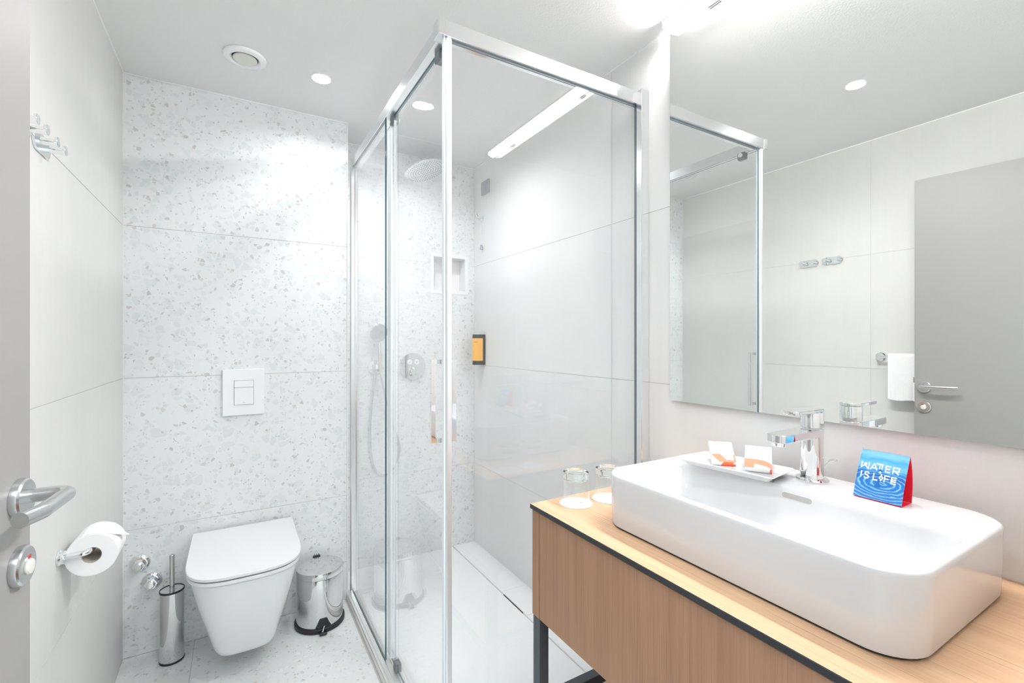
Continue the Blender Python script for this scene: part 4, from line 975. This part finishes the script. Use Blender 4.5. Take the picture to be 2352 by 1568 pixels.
def carton(A, wdir, width, length, thick, phi, label, prints, side_prints, logo):
    """front-lower edge starts at A, runs along wdir; the face rises backwards at angle phi"""
    wv = Vector((wdir[0], wdir[1], 0)).normalized(); back = Vector((-wv.y, wv.x, 0))
    up = back * math.cos(phi) + Vector((0, 0, 1)) * math.sin(phi); nn = Vector((0, 0, 1)) * math.cos(phi) - back * math.sin(phi)
    A = Vector(A)
    t = thing('soap_carton', label, 'carton', tuple(A), 'guest soap cartons in the white dish')
    F = lambda a, b, h: A + wv * (a * width) + up * (b * length) + nn * h
    bm = bmesh.new()
    v = [bm.verts.new(F(a, b, h)) for h in (0, thick) for a, b in ((0, 0), (1, 0), (1, 1), (0, 1))]
    for idx in ((3, 2, 1, 0), (4, 5, 6, 7), (0, 1, 5, 4), (1, 2, 6, 5), (2, 3, 7, 6), (3, 0, 4, 7)): bm.faces.new([v[i] for i in idx])
    bmesh.ops.bevel(bm, geom=bm.edges[:], offset=0.0005, segments=1, affect='EDGES')
    bd = obj('carton_body', bm, 'white_card', t)
    if prints:
        bm = bmesh.new(); prism(bm, prints, lambda a, b: F(a, b, thick), lambda a, b: F(a, b, thick + 0.0002)); obj('orange_print', bm, 'orange', bd, smooth=False)
    if side_prints:
        bm = bmesh.new(); prism(bm, side_prints, lambda a, b: F(a, 0, b * thick), lambda a, b: F(a, -0.0002 / length, b * thick)); obj('orange_print', bm, 'orange', bd, smooth=False)
    if logo:
        bm = bmesh.new(); prism(bm, [(0.475, 0.80), (0.50, 0.76), (0.515, 0.71), (0.545, 0.685), (0.565, 0.715), (0.55, 0.70), (0.525, 0.735), (0.505, 0.79)], lambda a, b: F(a, b, thick), lambda a, b: F(a, b, thick + 0.0002)); obj('logo', bm, 'logo_red', bd, smooth=False)
        bm = bmesh.new()
        for k in range(7): prism(bm, [(0.34 + k * 0.055, 0.535), (0.362 + k * 0.055, 0.535), (0.362 + k * 0.055, 0.560), (0.34 + k * 0.055, 0.560)], lambda a, b: F(a, b, thick), lambda a, b: F(a, b, thick + 0.00015))
        obj('faint_lettering', bm, 'faint_print', bd, smooth=False)
    return t
DZ = GZ + 0.0058
carton((1.4262, 0.7640, DZ), (0.70, -0.714), 0.056, 0.074, 0.013, math.radians(31), 'white soap carton with a jagged orange print, left one in the dish',
       [(0.0, 0.36), (0.4, 0.38), (0.62, 0.12), (0.92, 0.10), (0.94, 0.36), (1, 0.36), (1, 0), (0.3, 0)], [(0.48, 1), (0.9, 1), (0.87, 0.6), (1, 0.5), (1, 0.0), (0.37, 0.0)], True)
carton((1.4500, 0.6905, DZ), (0.52, -0.854), 0.059, 0.078, 0.013, math.radians(30), 'white soap carton with a curved orange band, right one in the dish nearer the tap',
       [(0, 0.38), (0.45, 0.39), (0.7, 0.36), (0.88, 0.29), (1, 0.20), (1, 0), (0.96, 0.0), (0.9, 0.055), (0.8, 0.10), (0.6, 0.15), (0.35, 0.17), (0.35, 0.0), (0, 0)], [(0.91, 0), (1, 0), (1, 1), (0.92, 1)], True)
def behind(A, wd, along, back):
    w_ = Vector((*wd, 0)).normalized(); return tuple(Vector((*A, DZ)) + w_ * along + Vector((-w_.y, w_.x, 0)) * back)
carton(behind((1.4262, 0.7640), (0.70, -0.714), 0.008, 0.0375), (0.70, -0.714), 0.040, 0.022, 0.0185, 0.0, 'plain white carton lying flat behind the left soap carton', None, None, False)
carton(behind((1.4500, 0.6905), (0.52, -0.854), 0.009, 0.0390), (0.52, -0.854), 0.040, 0.024, 0.0185, 0.0, 'plain white carton lying flat behind the right soap carton', None, None, False)

# ------------------------------------------------------------------ tent card
t = thing('tent_card', 'blue folded tent card reading water is life on the washbasin rim', 'sign', (1.51, 0.434, BZ1))
CY0, CY1 = 0.3925, 0.4745
Bx, Bz, Tx, Tz = 1.4890, BZ1 + 0.0028, 1.5300, 1.0192
def cf(u, v, off=0.0):   # u from the left edge seen from the front, v up
    n_ = Vector((-(Tz - Bz), 0, (Tx - Bx))).normalized()
    bend = -0.0022 * math.sin(PI * v)
    p = Vector((Bx + (Tx - Bx) * v, CY1 + (CY0 - CY1) * u, Bz + (Tz - Bz) * v)) + n_ * (off - bend)
    return p
bm = bmesh.new(); uvl = bm.loops.layers.uv.new('print')
nv = 10
fr_ = [[bm.verts.new(cf(u, k / nv)) for u in (0, 1)] for k in range(nv + 1)]
bk_ = [[bm.verts.new(cf(u, k / nv, -0.0004)) for u in (0, 1)] for k in range(nv + 1)]
for k in range(nv):
    f = bm.faces.new((fr_[k][0], fr_[k][1], fr_[k + 1][1], fr_[k + 1][0])); f.material_index = 0
    for lp, uvv in zip(f.loops, ((0, k / nv), (1, k / nv), (1, (k + 1) / nv), (0, (k + 1) / nv))): lp[uvl].uv = uvv
    f = bm.faces.new((bk_[k][1], bk_[k][0], bk_[k + 1][0], bk_[k + 1][1])); f.material_index = 1
    for s_ in (0, 1): f = bm.faces.new((fr_[k][s_], fr_[k + 1][s_], bk_[k + 1][s_], bk_[k][s_])); f.material_index = 2
for k in (0, nv): f = bm.faces.new((fr_[k][0], fr_[k][1], bk_[k][1], bk_[k][0])); f.material_index = 2
fp_ = obj('front_panel', bm, ['water', 'red_card', 'white_card'], t)
bm = bmesh.new(); rg = []
for k in range(11):
    v = k / 10; x_ = Tx + 0.0006 + (1.5335 - Tx) * (1 - v) + 0.0075 * math.sin(PI * (1 - v) * 0.95)
    z_ = Tz + (BZ1 + 0.0008 - Tz) * (1 - v)
    rg.append([(x_, CY0, z_), (x_ + 0.0005, CY0, z_), (x_ + 0.0005, CY1, z_), (x_, CY1, z_)])
loft(bm, rg); obj('back_panel', bm, 'red_card', t)
obj('base_flap', box(Bx + 0.0015, 1.534, CY0 + 0.0003, CY1 - 0.0003, BZ1 + 0.0003, BZ1 + 0.0008), 'red_card', t, smooth=False)
bm = bmesh.new(); wl_ = 0.025
write(bm, [('W', 0.055, 0.595, 0.165, 0.140), ('A', 0.255, 0.592, 0.185, 0.138), ('T', 0.375, 0.592, 0.170, 0.150), ('E', 0.565, 0.590, 0.170, 0.140), ('R', 0.715, 0.585, 0.185, 0.143)], lambda u, v: cf(u, v, 0.0003), wl_)
stroke(bm, [(0.50, 0.60), (0.50, 0.735)], wl_, lambda u, v: cf(u, v, 0.00035))
write(bm, [('I', 0.075, 0.395, 0.16, 0.140), ('S', 0.150, 0.390, 0.165, 0.140), ('L', 0.345, 0.385, 0.170, 0.150), ('j', 0.500, 0.400, 0.16, 0.140), ('F', 0.575, 0.385, 0.175, 0.145), ('e', 0.715, 0.380, 0.175, 0.145)], lambda u, v: cf(u, v, 0.0003), wl_)
obj('lettering', bm, 'letter', fp_, smooth=False, recalc=False)
def disc(bm, cu, cv, ru, rv, off, n=24): bm.faces.new([bm.verts.new(cf(cu + ru * math.cos(2 * PI * k / n), cv + rv * math.sin(2 * PI * k / n), off)) for k in range(n)])
bm = bmesh.new(); disc(bm, 0.475, 0.585, 0.045, 0.050, 0.0004)
bm.faces.new([bm.verts.new(cf(u, v, 0.00045)) for u, v in ((0.40, 0.275), (0.44, 0.255), (0.50, 0.25), (0.54, 0.265), (0.555, 0.285), (0.52, 0.31), (0.505, 0.36), (0.50, 0.43), (0.46, 0.43), (0.455, 0.36), (0.44, 0.31))])
obj('water_drop', bm, 'drop', fp_, smooth=False, recalc=False)
bm = bmesh.new(); disc(bm, 0.478, 0.565, 0.030, 0.024, 0.00055); obj('drop_highlight', bm, 'drop_light', fp_, smooth=False, recalc=False)

# ------------------------------------------------------------------ tumblers upside down on paper coasters
def coaster(x, y, label):
    t = thing('paper_coaster', label, 'coaster', (x, y, KZ), 'paper coasters under the glasses')
    bm = bmesh.new(); lathe(bm, [(0.0455, 0.0003), (0.0462, 0.0008), (0.0455, 0.0014)], (x, y, KZ), seg=48); bd = obj('disc', bm, 'white_card', t)
    bm = bmesh.new(); z_ = KZ + 0.00145
    for poly in ([(-0.002, 0.004), (0.003, 0.0085), (0.0085, 0.0095), (0.005, 0.006), (0.0065, 0.002), (0.002, 0.004), (-0.002, -0.0005), (-0.004, 0.0005)],):
        prism(bm, poly, lambda u, v: (x + 0.010 + u * 0.55 + v * 0.5, y - 0.010 + v * 0.7 - u * 0.5, z_), lambda u, v: (x + 0.010 + u * 0.55 + v * 0.5, y - 0.010 + v * 0.7 - u * 0.5, z_ + 0.0001))
    obj('logo', bm, 'logo_red', bd, smooth=False)
    bm = bmesh.new()
    for k in range(9):
        a = math.radians(205 + k * 9); cx_, cy_ = x + 0.022 * math.cos(a), y + 0.022 * math.sin(a)
        bx(bm, cx_ - 0.0009, cx_ + 0.0009, cy_ - 0.0009, cy_ + 0.0009, z_, z_ + 0.0001)
    obj('faint_lettering', bm, 'faint_print', bd, smooth=False)
    return t
def tumbler(x, y, label):
    z = KZ + 0.0017
    t = thing('tumbler', label, 'glass', (x, y, z), 'upturned drinking glasses')
    bm = bmesh.new(); lathe(bm, [(0.0366, 0.0004), (0.0372, 0.0), (0.0378, 0.0006), (0.0372, 0.030), (0.0360, 0.060), (0.0357, 0.0660), (0.0333, 0.0655), (0.0345, 0.060), (0.0357, 0.030), (0.0366, 0.0004)], (x, y, z), seg=56, cap0=False, cap1=False)
    bmesh.ops.remove_doubles(bm, verts=bm.verts[:], dist=1e-6); obj('glass_wall', bm, 'glass', t)
    bm = bmesh.new(); lathe(bm, [(0.020, 0.0690), (0.030, 0.0682), (0.0352, 0.0664), (0.0362, 0.069), (0.0362, 0.0835), (0.0348, 0.0868), (0.031, 0.0884), (0.026, 0.0880), (0.022, 0.0868), (0.010, 0.0862)], (x, y, z), seg=56)
    obj('glass_base', bm, 'tumbler', t)
    return t
G1, G2 = (1.1955, 1.0255), (1.2985, 1.0085)
c0 = coaster(*G1, 'white paper coaster nearest the front corner of the countertop')
copy_thing(c0, (G2[0] - G1[0], G2[1] - G1[1], 0), 'white paper coaster partly hidden behind the washbasin')
g0 = tumbler(*G1, 'upturned clear glass nearest the front corner of the countertop')
copy_thing(g0, (G2[0] - G1[0], G2[1] - G1[1], 0), 'upturned clear glass partly hidden behind the washbasin')
